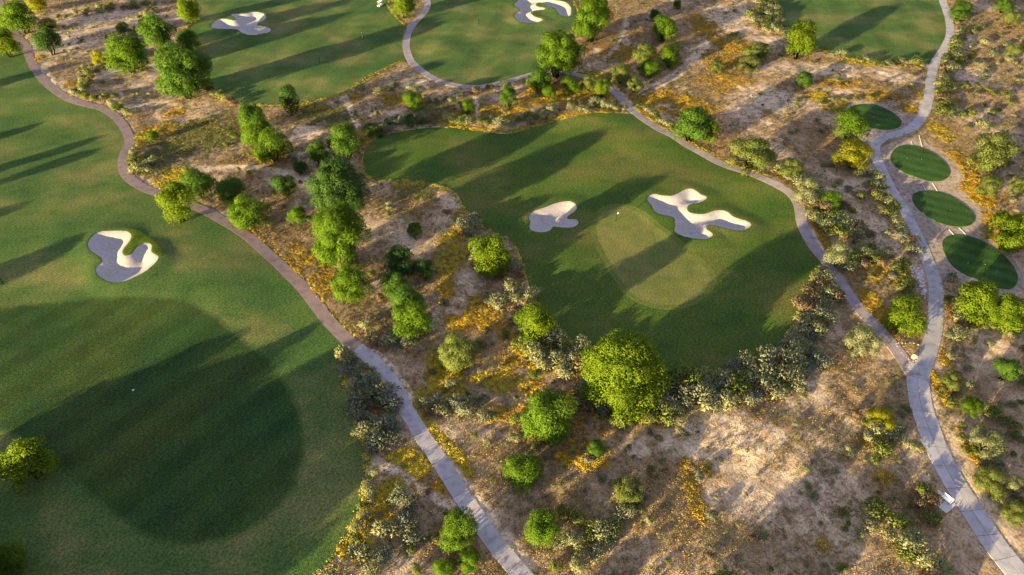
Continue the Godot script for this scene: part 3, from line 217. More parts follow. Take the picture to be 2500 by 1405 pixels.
	["pale shrub in the top left desert","shrubs of the top left desert",[-167.6,-255.1,0.8,4,-167.7,-256.2,0.9,5,-164.5,-255.0,0.9,4,-162.7,-258.6,1.3,5,-158.4,-257.9,1.0,4,-159.9,-261.1,0.9,5,-160.2,-263.2,1.0,5,-160.3,-259.6,1.0,5,-156.3,-264.7,1.4,5,-154.4,-260.7,1.4,5,-153.6,-264.9,1.2,4,-152.1,-263.2,1.2,5,-151.3,-264.6,1.1,5,-152.9,-266.6,1.3,4,-151.7,-265.9,1.0,4,-147.1,-264.8,1.1,5,-145.2,-269.5,1.3,5,-145.7,-266.6,0.9,4,-143.9,-267.5,1.1,4,-143.6,-265.2,1.3,4,-140.7,-269.2,1.2,4,-142.1,-266.2,1.3,5,-139.6,-269.7,1.0,5,-141.7,-271.3,1.1,5,-137.6,-266.2,1.3,4,-137.0,-269.5,1.3,5,-132.8,-261.0,1.1,5,-134.5,-261.9,1.1,5,-136.4,-258.0,1.4,5,-136.2,-260.1,1.2,4,-132.1,-254.7,0.8,4,-133.1,-254.4,0.9,4,-135.2,-252.8,1.1,4,-136.7,-253.9,1.4,4,-131.6,-250.9,1.0,4,-133.8,-250.9,1.0,5,-134.6,-250.0,1.1,5,-131.6,-248.5,0.9,4,-131.1,-246.6,1.2,4,-133.6,-242.6,1.1,4,-134.2,-239.7,1.3,4,-130.5,-242.0,1.1,4,-132.6,-237.6,1.2,5,-131.5,-239.9,1.5,5,-134.7,-232.5,0.8,4,-131.0,-232.0,1.5,5,-133.1,-230.4,1.4,5,-130.2,-229.4,1.2,5,-132.6,-225.3,1.1,4,-132.0,-227.9,1.4,4,-131.8,-223.9,1.3,5,-133.0,-224.1,0.9,4,-132.8,-217.8,1.3,4,-129.0,-219.5,1.3,4,-131.1,-216.5,1.1,5,-128.7,-213.1,1.3,5,-130.7,-212.7,0.9,4,-131.1,-209.4,1.4,5,-130.5,-206.6,1.1,4,-131.9,-206.2,1.3,5,-132.9,-204.8,1.4,4,-132.8,-201.8,1.0,4,-129.3,-198.8,0.9,4,-130.0,-201.6,1.0,4,-130.6,-196.5,1.0,4,-131.1,-198.4,1.2,5,-129.5,-194.1,1.0,4,-128.3,-195.5,1.2,4,-130.0,-192.3,0.9,5,-127.6,-191.4,1.1,5,-128.2,-192.8,1.4,4,-129.0,-189.0,0.8,5,-130.3,-190.9,1.2,5,-127.3,-188.8,1.0,4,-121.8,-186.0,1.1,4,-125.2,-187.2,1.2,4,-121.2,-187.3,1.1,4,-119.9,-186.6,1.0,5,-116.9,-188.2,0.9,4,-118.6,-187.9,1.4,4,-116.3,-184.3,1.0,5,-114.9,-183.1,1.4,5,-112.9,-183.5,1.1,5,-114.0,-181.7,1.1,4,-113.0,-180.8,1.1,4,-112.1,-182.0,1.1,4,-110.2,-179.8,1.0,4,-108.4,-178.4,1.4,5]],
	["shrub at the lower left edge of the northwest turf","shrubs below the northwest turf",[-94.7,-198.8,1.1,5,-94.0,-197.4,1.4,4,-91.9,-195.8,1.1,5,-90.4,-192.6,1.2,4,-88.6,-190.6,1.2,5,-85.9,-189.2,1.5,4,-84.3,-187.1,1.4,5,-82.3,-185.3,1.4,4,-80.1,-183.3,1.1,4]],
	["shrub beside the orange flowers below the northwest turf","shrubs in the flower strip",[-45.1,-193.6,1.2,5,-40.0,-191.2,1.6,5,-37.1,-193.6,1.4,5,-34.7,-196.2,1.0,5,-30.2,-194.4,1.4,5,-28.0,-192.4,1.6,7,-25.6,-188.7,1.0,7,-24.4,-186.1,1.2,7,-17.9,-186.9,1.1,5,-15.5,-188.2,1.5,7,-10.4,-191.5,1.7,5,-6.7,-194.7,1.3,7,-2.3,-196.2,1.7,7]],
	["shrub just right of the right-hand cart path in the upper right","shrubs along the upper right path",[157.7,-238.9,1.5,4,157.0,-237.3,1.1,5,155.3,-235.8,1.4,5,154.4,-232.1,1.2,4,152.0,-230.8,1.9,4,150.2,-228.3,1.9,5,148.5,-226.4,1.5,4,149.1,-224.6,1.9,4,146.2,-221.8,1.8,4,145.5,-219.0,2.0,5,142.4,-216.8,1.7,4,140.8,-215.7,1.8,4,139.4,-213.0,1.5,5,140.2,-210.3,1.6,5,136.6,-208.4,1.8,5,138.3,-207.1,2.0,5,135.5,-205.9,1.0,4,134.0,-202.4,1.5,5,134.9,-200.9,1.2,5,132.0,-199.2,1.8,5,129.4,-196.3,1.3,5,130.8,-193.7,1.8,4,126.5,-189.9,1.6,4,128.5,-191.8,1.4,5,125.6,-186.2,1.8,5,125.5,-188.0,1.2,5,123.7,-184.1,1.1,4,125.8,-182.4,1.5,4,123.9,-178.2,1.5,4,125.6,-179.4,1.1,5,121.7,-178.3,1.9,4]],
	["shrub in the dense scrub along the right edge above the tees","right edge scrub",[160.5,-248.4,1.0,5,161.9,-213.1,0.9,5,149.8,-215.1,0.9,4,163.4,-252.8,1.8,4,130.7,-169.6,1.3,4,151.6,-220.6,0.9,4,143.7,-191.6,1.1,5,146.3,-189.8,1.6,4,154.0,-226.3,1.2,5,143.1,-193.4,1.4,4,174.0,-228.2,1.9,7,165.8,-213.2,1.2,7,139.2,-180.5,1.1,4,148.1,-205.0,1.6,7,136.3,-178.2,1.4,4,156.3,-213.3,1.0,5,174.3,-234.5,0.8,5,141.2,-196.7,1.3,4,145.5,-214.5,1.9,4,141.9,-210.2,1.3,4,166.1,-226.5,1.7,5,161.9,-239.8,1.5,4,168.4,-221.3,1.3,4,139.9,-211.8,0.8,4,123.8,-175.9,1.2,7,135.4,-191.2,1.0,5,156.0,-200.4,1.3,5,155.2,-206.0,0.9,7,136.1,-180.1,1.4,5,143.3,-212.9,1.7,4,183.6,-250.3,1.1,5,176.2,-251.9,0.8,4,160.7,-215.0,1.7,5,126.5,-176.6,1.4,4,169.5,-258.8,1.9,4,143.4,-190.4,1.2,4,183.9,-244.4,1.0,4,145.1,-185.4,1.1,4,179.6,-236.2,2.0,4,129.4,-177.5,1.9,4,157.1,-218.8,1.9,7,171.5,-225.9,1.0,5,190.9,-254.5,1.3,4,180.9,-252.1,1.5,7,141.7,-213.8,1.5,5,160.1,-229.1,1.9,5,146.4,-202.1,0.8,4,166.1,-252.9,1.0,4,167.1,-228.6,0.8,4,139.1,-198.9,0.8,4,130.7,-178.5,0.9,4,140.6,-166.5,1.3,4,156.1,-202.0,1.0,4,164.7,-242.4,1.1,4,128.8,-171.2,2.0,5,138.1,-190.7,1.1,7,136.5,-194.6,1.7,4,184.4,-256.9,1.4,4,124.8,-169.8,1.0,4,151.8,-210.5,1.1,4,153.1,-222.0,0.9,4,143.8,-174.8,0.8,4,164.2,-221.8,0.8,7,137.0,-183.8,0.8,4,166.4,-249.8,0.9,4,170.2,-236.4,1.1,4,150.0,-211.8,1.7,7,140.1,-171.0,1.0,7,167.1,-244.1,1.3,7,160.4,-205.8,1.8,4,141.8,-176.9,0.9,5,149.8,-218.3,1.1,4,159.8,-245.3,0.9,7,182.8,-249.0,1.5,4,174.7,-242.3,1.0,4]],
	["shrub in the flowers right of the tees","scrub right of the tees",[117.6,-134.0,1.2,5,125.0,-150.1,1.5,4,118.2,-142.1,1.2,4,126.2,-142.3,1.5,4,115.3,-142.5,1.6,5,122.6,-143.9,1.3,4,116.2,-130.2,0.8,5,132.9,-156.4,1.0,5,113.8,-124.7,1.5,4,121.3,-148.9,0.8,5,127.8,-158.3,0.8,5,123.3,-153.4,0.9,5,128.2,-148.4,1.2,4,119.7,-152.6,0.9,4,118.8,-136.5,1.0,5,107.6,-118.1,0.8,5,121.8,-153.0,1.5,4,137.5,-162.7,0.9,5]],
	["shrub in the scrub below the spreading bright trees","scrub below the spreading trees",[85.3,-73.7,0.7,4,95.4,-96.9,0.7,4,92.6,-89.5,1.3,5,91.7,-91.4,1.0,5,96.2,-95.7,1.4,5,79.1,-71.3,1.6,4,92.2,-96.7,1.3,4,80.7,-89.1,1.0,5,79.8,-85.9,0.7,5,87.2,-87.4,1.0,5,81.4,-73.2,0.7,5,79.9,-81.2,1.1,5,89.1,-80.0,1.1,5,84.7,-94.1,1.5,5,78.7,-77.1,1.2,5,91.6,-95.1,1.3,4,88.1,-78.0,1.0,4,92.9,-86.2,0.8,4,90.2,-98.4,1.6,5,88.2,-94.0,1.5,4,80.9,-84.6,0.7,5,86.4,-91.3,1.0,4,93.6,-90.5,1.1,4,73.2,-73.3,1.2,4,85.8,-99.7,1.0,4,78.7,-84.1,1.1,5,82.9,-89.8,1.6,5,75.8,-75.7,0.9,5,83.6,-73.1,0.8,4,97.5,-94.7,1.2,5,87.1,-99.8,0.8,5,95.3,-92.2,1.5,5,89.6,-91.7,1.4,4,84.9,-88.4,0.7,5]],
	["shrub in the bottom right corner scrub","bottom right corner scrub",[74.7,-56.6,0.7,5,71.5,-55.5,1.0,4,76.6,-65.0,0.7,7,76.0,-63.7,1.5,7,72.8,-68.8,0.9,4,76.4,-55.1,0.7,4,73.3,-56.6,0.9,5,71.1,-59.8,0.9,7,72.6,-63.8,1.3,4,74.9,-54.4,1.2,4,74.2,-60.8,1.5,7,74.5,-62.5,0.7,4,81.0,-65.8,1.0,7,78.3,-63.3,0.7,4,71.3,-66.1,1.0,5,71.7,-51.8,0.7,7,77.2,-66.7,1.2,7,76.7,-57.2,0.7,4,75.3,-68.3,0.9,4,72.1,-54.0,0.9,5,71.3,-63.8,1.0,4,80.8,-68.8,1.4,4,72.7,-61.5,0.8,5,75.1,-65.9,1.2,4,80.5,-62.3,1.6,7,80.1,-66.8,1.1,4]],
	["shrub in the strip between the middle and right-hand cart paths","scrub between the cart paths",[79.0,-101.5,0.8,7,77.3,-106.0,1.5,7,76.2,-130.7,0.7,4,77.5,-129.8,0.7,5,77.6,-128.6,1.1,4,79.7,-142.2,1.2,5,80.4,-115.2,0.9,5,77.8,-131.5,0.7,7,77.5,-140.3,0.8,5,73.4,-106.8,0.9,4,82.3,-120.5,1.2,7,77.8,-124.7,0.8,4,87.0,-141.2,1.1,4,85.7,-141.3,0.8,5,78.8,-150.4,1.2,5,74.7,-118.3,1.1,5,86.2,-137.5,1.3,4,77.0,-132.7,1.0,7,75.2,-110.6,0.7,4,77.9,-119.7,1.6,5,84.7,-130.5,0.8,5,86.7,-132.0,0.9,4,80.7,-150.5,0.9,7,89.0,-149.9,0.7,7,85.5,-149.4,1.0,7,87.4,-145.9,0.7,7,80.5,-138.3,1.2,7,85.9,-145.9,1.4,5,82.1,-135.9,1.5,4,80.3,-112.9,0.7,5]],
	["small shrub in the open desert at the bottom","open desert shrubs",[21.0,-49.8,0.6,5,28.4,-59.0,1.0,7,19.6,-44.5,0.6,7,33.8,-49.5,0.6,7,30.1,-61.2,0.8,5,27.9,-66.7,0.5,4,2.5,-63.3,0.6,7,27.3,-46.3,0.8,5,17.8,-63.7,0.5,5,18.4,-64.5,0.5,4,19.9,-55.4,0.4,7,22.1,-67.2,0.7,7,35.2,-49.5,1.0,5,35.3,-45.0,0.4,4,11.9,-62.2,1.0,7,28.8,-44.9,0.5,5,30.1,-55.7,0.4,5,18.4,-53.7,0.9,4,5.2,-62.8,0.5,7,7.4,-57.8,0.6,4,21.4,-45.8,0.5,4,13.9,-44.3,0.5,5,11.3,-64.2,0.5,5,13.6,-51.4,0.5,4,32.2,-62.2,0.6,7,23.2,-65.9,0.8,4,34.8,-56.4,0.4,7,9.3,-63.3,0.7,5,29.6,-67.1,0.4,4,27.0,-67.2,0.9,7,27.5,-60.8,0.8,7,13.5,-58.8,0.8,7,28.7,-52.4,1.0,7,6.8,-48.3,0.8,7,5.9,-50.7,0.4,4,30.0,-59.1,0.4,4,3.3,-66.6,0.6,4,18.9,-62.7,0.4,4,3.3,-61.6,0.4,4,30.8,-64.2,0.4,4,21.1,-60.2,0.8,4,19.7,-51.6,0.9,5,3.8,-64.7,0.8,4,15.2,-64.0,0.5,5,6.2,-62.8,0.4,7,37.4,-59.5,0.4,5]],
	["small shrub in the bare ground left of the wide cart path","bare ground shrubs",[57.2,-69.4,0.6,4,44.3,-51.7,0.4,4,56.6,-71.0,0.9,5,64.4,-71.3,0.8,5,48.1,-52.9,1.1,4,44.1,-56.0,1.1,5,46.1,-68.9,0.6,5,54.6,-56.6,0.4,4,48.3,-51.6,0.4,4,49.3,-49.8,0.9,5,44.8,-44.9,0.9,4,56.1,-61.9,1.0,4,42.7,-45.3,0.6,5,54.7,-62.2,0.4,5,63.1,-60.6,0.4,4,51.4,-63.2,0.4,4,50.0,-68.2,0.5,5,52.8,-63.1,0.8,5,59.0,-76.6,0.5,5,62.1,-72.0,1.0,5,44.5,-57.7,0.6,5,52.9,-64.0,0.9,5,59.8,-61.9,0.5,5,49.4,-75.0,0.7,5,47.4,-50.7,0.6,4,49.7,-76.7,0.9,4,65.4,-72.4,0.9,4,49.4,-60.2,0.6,5,45.6,-74.9,0.9,5,52.6,-54.8,0.8,4,40.3,-45.5,0.5,5,45.1,-60.4,1.0,5]],
	["small shrub in the sloping desert at the top left","top left slope shrubs",[-153.5,-235.7,0.6,4,-127.6,-255.8,0.8,5,-149.6,-244.4,0.6,5,-136.5,-241.7,0.4,5,-152.6,-242.9,0.8,5,-150.0,-234.3,0.4,5,-135.7,-205.9,0.6,5,-150.3,-228.9,0.7,4,-147.0,-222.8,0.8,5,-141.0,-243.7,0.5,5,-134.9,-211.2,0.6,4,-147.6,-232.2,0.9,4,-137.8,-237.2,0.6,4,-142.9,-216.3,0.7,5,-156.1,-242.9,0.7,4,-141.5,-213.9,0.4,5,-161.4,-235.5,0.5,5,-138.8,-251.4,0.5,5,-149.6,-223.7,0.5,5,-137.4,-208.6,0.8,4,-141.2,-236.2,0.7,4,-140.6,-249.2,0.6,4,-140.1,-240.0,0.5,5,-156.0,-238.1,0.4,5,-161.8,-236.5,0.8,5,-159.7,-244.7,0.8,5,-155.0,-231.0,0.5,4,-135.9,-206.6,0.5,5,-145.4,-224.6,0.8,4,-112.0,-189.3,0.4,5,-134.8,-219.2,0.4,4,-136.8,-210.8,0.8,5,-107.6,-190.9,0.8,5,-116.0,-196.6,0.4,4,-158.4,-243.9,0.6,5,-153.6,-228.3,0.6,4,-111.0,-190.6,0.6,5,-129.1,-251.6,0.6,4,-155.6,-239.5,0.7,5,-163.5,-247.5,0.7,5,-125.4,-199.1,0.5,5,-125.0,-198.3,0.7,4,-124.6,-190.0,0.4,5,-139.1,-222.9,0.7,5,-112.3,-190.4,0.5,4,-147.7,-230.6,0.6,4,-129.8,-209.7,0.6,4,-139.5,-213.9,0.4,4,-129.3,-211.5,0.6,4,-140.9,-222.7,0.9,4]],
	["small shrub in the north desert","north desert shrubs",[65.4,-233.1,0.4,5,72.4,-209.1,0.6,4,85.1,-270.6,0.7,5,42.2,-245.1,0.5,4,89.2,-220.5,0.5,4,49.1,-252.2,0.7,4,73.6,-265.9,0.9,5,43.1,-217.1,0.5,7,94.0,-258.7,0.7,4,88.7,-221.3,0.6,7,87.4,-216.1,0.4,4,86.0,-187.5,0.6,7,55.1,-252.0,0.4,7,73.5,-190.0,0.6,4,54.6,-213.2,0.4,4,100.9,-206.8,0.6,7,71.0,-241.2,0.4,7,48.0,-268.3,0.6,5,78.9,-239.2,0.9,7,45.7,-243.3,0.9,4,82.7,-223.5,0.7,4,54.1,-202.2,0.4,4,93.8,-180.9,0.8,5,32.6,-207.2,1.0,5,46.8,-221.9,0.4,7,82.8,-186.3,0.9,5,75.5,-166.7,0.9,5,63.1,-264.7,0.8,4,81.1,-213.1,0.5,7,65.0,-215.6,0.6,5,77.5,-267.3,0.4,4,84.0,-168.1,0.6,7,51.9,-206.1,0.4,5,48.3,-199.1,0.5,4,85.9,-228.2,1.0,4,88.4,-203.1,0.6,5,34.5,-232.5,1.0,4,93.4,-187.1,0.8,5,88.8,-180.0,0.6,5,77.4,-234.1,0.9,4,77.4,-167.8,1.0,5,50.6,-224.4,0.6,4,81.5,-215.3,0.4,5,96.2,-213.4,0.9,5,32.2,-204.3,1.0,4,51.4,-234.7,0.8,7,80.0,-260.2,0.8,7,41.2,-255.3,0.4,7,101.8,-197.6,0.6,5,32.8,-210.4,0.6,5,46.8,-227.9,0.4,5,70.9,-210.6,0.5,7,83.7,-262.5,0.9,4,76.6,-230.0,0.8,4,77.0,-238.3,0.8,4,67.4,-222.8,0.6,5,76.6,-211.8,0.9,7,52.6,-221.4,0.8,7,46.7,-242.9,0.6,7,37.1,-229.3,0.6,7,49.8,-222.8,0.7,5,50.0,-232.3,0.6,4,51.3,-217.7,0.5,7,40.1,-209.2,0.9,4,88.7,-274.2,0.6,4,72.4,-183.4,0.6,4,70.9,-226.3,0.4,4,40.5,-242.5,0.7,7,70.4,-211.4,0.4,7,70.6,-236.1,0.4,5,36.2,-233.1,0.8,7,40.6,-228.6,0.7,7,91.2,-224.3,0.7,5,35.8,-207.0,0.6,4,75.1,-243.4,0.4,7,54.7,-259.5,0.5,5,44.8,-250.2,0.7,7,85.0,-173.8,0.8,4,58.0,-248.9,0.9,4,86.8,-198.4,0.5,5]],
	["small shrub in the woodland left of the green","woodland shrubs",[-28.9,-104.7,0.7,7,-75.4,-160.3,1.0,4,-56.6,-142.8,1.0,7,-57.5,-157.7,1.0,5,-65.1,-161.4,1.1,5,-4.0,-110.3,0.5,7,-59.6,-162.4,0.6,5,-46.1,-127.2,1.1,7,-38.9,-121.3,0.8,7,-13.3,-98.4,1.0,7,-35.5,-108.4,0.6,5,-68.0,-155.9,0.8,4,-45.1,-134.0,0.8,7,-69.4,-155.7,0.5,5,-55.8,-153.2,1.1,7,-34.6,-113.4,1.3,4,-68.4,-148.1,0.7,7,-44.8,-159.7,0.6,7,-51.8,-142.9,0.6,4,-27.9,-131.1,1.1,7,-1.3,-105.0,0.5,4,-45.6,-155.9,0.5,7,-74.8,-165.3,1.3,4,-37.0,-122.4,0.6,5,-14.9,-129.1,1.0,7,-20.3,-108.4,0.6,7,-29.0,-132.9,0.9,5,-54.1,-125.1,0.9,4,-28.6,-107.1,1.0,4,-40.4,-162.6,1.3,7,-36.3,-107.7,1.1,4,-28.1,-128.5,0.8,4,-59.0,-131.2,0.8,7,-65.2,-146.5,1.0,4,-24.0,-115.1,0.5,7,-25.7,-99.6,1.1,5,-59.8,-160.3,0.6,4,-53.1,-132.2,0.5,4,-74.0,-157.1,0.5,5,-19.2,-103.8,0.7,7]],
	["small shrub among the flowers between the grey path and the huge tree","flower field shrubs",[-1.8,-82.1,0.6,4,-0.5,-62.2,0.5,5,3.2,-71.5,0.9,5,11.1,-75.1,0.8,4,-4.7,-91.2,0.6,4,0.5,-66.2,1.2,5,-11.3,-76.6,0.5,4,-6.0,-87.1,1.1,4,4.1,-79.6,1.2,4,-1.3,-90.3,0.6,4,6.7,-76.5,0.5,5,4.9,-72.2,0.5,5,-10.7,-77.9,1.2,5,-13.9,-80.5,0.9,5,-3.0,-70.9,0.8,4,1.5,-89.2,0.6,5,-5.9,-67.0,0.8,4,-9.1,-82.3,0.5,5,-5.6,-81.0,0.6,5,7.5,-74.6,0.5,5,6.0,-74.8,1.1,4,-11.2,-87.1,0.6,4,0.7,-70.0,1.2,4,-4.1,-65.8,0.9,5,-7.6,-76.1,0.6,4,0.2,-93.1,1.2,4,0.6,-74.9,0.6,4,7.4,-86.3,0.9,5,-3.7,-87.8,0.5,5,2.1,-90.5,0.9,5,-11.7,-84.9,0.5,5,5.1,-81.3,0.5,4,1.8,-92.2,0.9,5,-9.6,-83.4,1.0,4,2.6,-94.0,0.6,5,7.3,-78.4,0.5,4,10.9,-76.7,0.8,5,2.9,-79.7,0.5,4,-1.3,-89.4,0.7,4,5.5,-76.1,0.9,5]],
	["small shrub in the scrub by the bottom edge left of the grey path","bottom scrub shrubs",[-17.2,-57.9,0.7,5,-20.1,-52.0,0.5,5,-12.4,-49.4,0.5,5,-6.3,-45.7,0.6,5,-9.6,-53.1,0.5,4,-6.5,-46.8,0.5,5,-19.3,-53.0,0.6,5,-18.4,-51.1,0.5,5,-9.8,-45.0,0.6,5,-14.9,-49.2,0.5,5,-12.6,-56.7,0.7,4,-14.4,-47.5,1.0,4,-11.1,-49.5,0.6,4,-13.0,-44.7,0.9,4]],
	["small shrub beside the far hedge of the centre turf","flower strip shrubs",[18.2,-186.5,0.6,5,-16.5,-181.9,0.6,5,-39.1,-181.3,0.6,5,-44.5,-177.6,0.8,5,-44.6,-179.4,0.5,4,-7.6,-181.4,0.5,5,-47.8,-180.8,0.5,5,16.9,-186.1,0.8,5,-51.0,-185.2,0.7,5,-22.0,-186.3,0.9,4,-37.3,-179.7,0.6,5,11.8,-185.7,0.9,4,-18.8,-182.0,0.5,4,8.7,-178.7,0.5,4,-18.4,-177.9,0.6,5,1.1,-186.7,0.6,4,-22.5,-187.8,0.5,4,-2.5,-178.6,0.8,5,-19.3,-188.3,0.7,4,-39.9,-179.8,0.6,5,-46.9,-184.5,0.5,5,0.5,-192.9,0.6,5,-29.9,-190.3,0.8,4,7.8,-193.0,0.5,4,-38.1,-177.7,1.0,4,-37.1,-181.5,0.6,5]],
	["shrub on the desert slope above the second tee","slope shrubs above the second tee",[99.0,-196.2,0.7,4,124.5,-203.2,1.2,4,88.5,-195.6,0.9,5,102.2,-204.2,1.0,5,92.9,-197.9,0.7,4,82.5,-182.9,0.7,4,91.1,-192.8,0.6,5,110.5,-187.2,0.6,4,120.0,-194.9,1.3,5,77.8,-176.9,0.7,5,95.4,-187.5,0.8,4,85.0,-192.7,1.0,4,117.7,-201.1,0.7,4,91.0,-186.8,0.9,4,85.0,-189.8,0.8,5,111.4,-196.3,0.8,5,101.0,-203.6,0.9,4,86.0,-169.7,0.7,5,100.6,-186.6,1.0,4,89.6,-184.0,1.0,5,99.1,-199.6,1.1,5,95.1,-195.6,0.6,5,90.6,-181.9,0.9,4,113.5,-195.8,0.6,4,105.4,-187.6,1.2,4,97.5,-186.6,1.1,4]]]
const TEE_MARKS := [101.6,-176.2,104.9,-175.0,101.4,-154.0,104.8,-153.3,101.3,-130.8,104.8,-130.3,95.4,-111.1,98.7,-110.6]
const EDGING := [106.7,-163.4,105.9,-160.9,110.1,-166.3,108.2,-160.3,100.2,-142.4,99.8,-139.8,102.9,-142.8,102.4,-139.3,97.3,-123.1,97.4,-121.2,99.9,-123.9,100.2,-121.4]
const LIP := [-85.6,-122.5,-83.2,-122.2,-80.1,-120.2,-76.6,-117.2,-74.2,-114.3,-73.6,-112.3,-74.2,-112.4,-75.5,-113.3,-76.4,-114.4,-77.1,-116.2,-78.1,-117.1,-79.3,-117.1,-80.1,-115.8,-80.1,-113.6,-80.7,-112.4,-81.7,-112.7,-82.4,-114.3,-82.5,-115.7,-82.6,-118.3,-83.2,-120.2,-84.7,-121.5]
const FLAGS := [23.5,-126.4,-61.7,-212.9,-11.9,-247.5,-102.4,-104.2]
const SPOTS := [-51.9,-235.3,-50.4,-267.6,-50.7,-273.2,64.2,-55.4,72.0,-84.0,85.9,-115.1,65.1,-148.5,-64.9,-76.7]
const FORK := [70.4,-87.5,70.3,-85.2,70.9,-83.6,71.5,-83.1,72.6,-83.8,74.3,-86.5,73.6,-87.6,72.1,-87.6]
const RIPRAP := [88.8,-141.0,89.6,-139.2,89.6,-136.9,88.3,-126.5,88.2,-124.6,88.2,-122.6,84.5,-108.4,83.7,-105.8,83.1,-103.8,83.2,-102.3]
const PATH_LIFT := 0.1
const TURF_LIFT := 0.07
const ORDINALS := ["leftmost", "second", "third", "fourth", "fifth", "sixth", "seventh", "eighth", "ninth", "tenth", "eleventh", "twelfth"]
var rng := RandomNumberGenerator.new()
var gx := PackedFloat32Array()          # grid lines of the ground, across
var gz := PackedFloat32Array()          # and away
var nx := 0
var nz := 0
var hts := PackedFloat32Array()
var nrm := PackedVector3Array()
var tint := PackedColorArray()
var cls := PackedByteArray()            # 0 desert, 1 turf, 2 path, 3 gravel
var wide := FastNoiseLite.new()
var mid := FastNoiseLite.new()
var fine := FastNoiseLite.new()
var used := {}
var leaf_mats := []

func numbered(called: String) -> String:
	if not used.has(called):
		used[called] = 0
		return called
	used[called] += 1
	return "%s_%03d" % [called, used[called]]

func tag(o: Node, label := "", category := "", group := "", kind := "") -> Node:
	if label: o.set_meta("label", label)
	if category: o.set_meta("category", category)
	if group: o.set_meta("group", group)
	if kind: o.set_meta("kind", kind)
	return o

func noise(seed_: int, freq: float, octaves := 4) -> FastNoiseLite:
	var n := FastNoiseLite.new()
	n.seed = seed_
	n.noise_type = FastNoiseLite.TYPE_SIMPLEX_SMOOTH
	n.frequency = freq
	n.fractal_octaves = octaves
	return n

func ramp_tex(seed_: int, freq: float, stops: Array, octaves := 5) -> NoiseTexture2D:
	var t := NoiseTexture2D.new()
	t.width = 512
	t.height = 512
	t.seamless = true
	t.noise = noise(seed_, freq, octaves)
	var g := Gradient.new()
	var offs := PackedFloat32Array()
	var cols := PackedColorArray()
	for s in stops:
		offs.append(s[0])
		cols.append(s[1])
	g.offsets = offs
	g.colors = cols
	t.color_ramp = g
	return t

func normal_tex(seed_: int, freq: float, strength: float) -> NoiseTexture2D:
	var t := NoiseTexture2D.new()
	t.width = 512
	t.height = 512
	t.seamless = true
	t.as_normal_map = true
	t.bump_strength = strength
	t.noise = noise(seed_, freq, 5)
	return t

func grey(v: float) -> Color:
	return Color(v, v, v)

func lin(r: float, g: float, b: float) -> Color:
	return Color(r, g, b).linear_to_srgb()

# a ground material: vertex colours times a grain laid in world metres, with relief
func ground_mat(tex: Texture2D, bump: Texture2D, tile: float, bump_scale: float, rough := 1.0, detail: Texture2D = null, detail_tile := 13.0) -> StandardMaterial3D:
	var m := StandardMaterial3D.new()
	m.vertex_color_use_as_albedo = true
	m.albedo_texture = tex
	m.uv1_triplanar = true
	m.uv1_world_triplanar = true
	m.uv1_scale = Vector3.ONE / tile
	m.normal_enabled = bump_scale > 0.0
	m.normal_texture = bump
	m.normal_scale = bump_scale
	m.roughness = rough
	m.metallic_specular = 0.15
	if detail:
		m.detail_enabled = true
		m.detail_albedo = detail
		m.detail_blend_mode = BaseMaterial3D.BLEND_MODE_MUL
		m.detail_uv_layer = BaseMaterial3D.DETAIL_UV_2
		m.uv2_triplanar = true
		m.uv2_world_triplanar = true
		m.uv2_scale = Vector3.ONE / detail_tile
	return m

func plain(c: Color, rough := 0.8, metal := 0.0) -> StandardMaterial3D:
	var m := StandardMaterial3D.new()
	m.albedo_color = c
	m.roughness = rough
	m.metallic = metal
	return m

# ---------------------------------------------------------------- outlines
func closed(flat: Array, step: float) -> PackedVector2Array:
	return curve_of(flat, step, true)

func curve_of(flat: Array, step: float, shut: bool) -> PackedVector2Array:
	var p := PackedVector2Array()
	for k in range(0, flat.size(), 2):
		p.append(Vector2(flat[k], flat[k + 1]))
	var n := p.size()
	var out := PackedVector2Array()
	for i in (n if shut else n - 1):
		var b := p[i]
		var c := p[(i + 1) % n]
		var a := p[(i - 1 + n) % n] if shut or i > 0 else b
		var d := p[(i + 2) % n] if shut or i < n - 2 else c
		var k := maxi(1, ceili(b.distance_to(c) / step))
		if b.distance_to(c) > 60.0: k = 1
		for j in k:
			var t := float(j) / k
			if k == 1: out.append(b)
			else: out.append(0.5 * (2.0 * b + (c - a) * t + (2.0 * a - 5.0 * b + 4.0 * c - d) * t * t + (3.0 * b - a - 3.0 * c + d) * t * t * t))
	if not shut: out.append(p[n - 1])
	return out

func edge_distance(q: Vector2, poly: PackedVector2Array) -> float:
	var best := 1e9
	var n := poly.size()
	for i in n:
		var a := poly[i]
		var d := poly[(i + 1) % n] - a
		var t := clampf((q - a).dot(d) / maxf(d.length_squared(), 1e-9), 0.0, 1.0)
		best = minf(best, (a + d * t).distance_squared_to(q))
	return sqrt(best)

# ---------------------------------------------------------------- the ground
func make_grid() -> void:
	var x := -216.0
	var tail := []
	var s := 1.5
	while x > -2600.0:
		x -= s
		s *= 1.35
		tail.append(x)
	tail.reverse()
	gx = PackedFloat32Array(tail)
	x = -216.0
	while x < 216.0:
		gx.append(x)
		x += 0.6
	s = 1.5
	while x < 2600.0:
		gx.append(x)
		x += s
		s *= 1.35
	var z := -295.0
	tail = []
	s = 2.0
	while z > -2600.0:
		z -= s
		s *= 1.4
		tail.append(z)
	tail.reverse()
	gz = PackedFloat32Array(tail)
	z = -295.0
	while z < -36.0:
		gz.append(z)
		z += lerpf(0.5, 1.05, clampf((-z - 60.0) / 200.0, 0.0, 1.0))
	s = 1.0
	while z < 2000.0:
		gz.append(z)
		z += s
		s *= 1.3
	nx = gx.size()
	nz = gz.size()

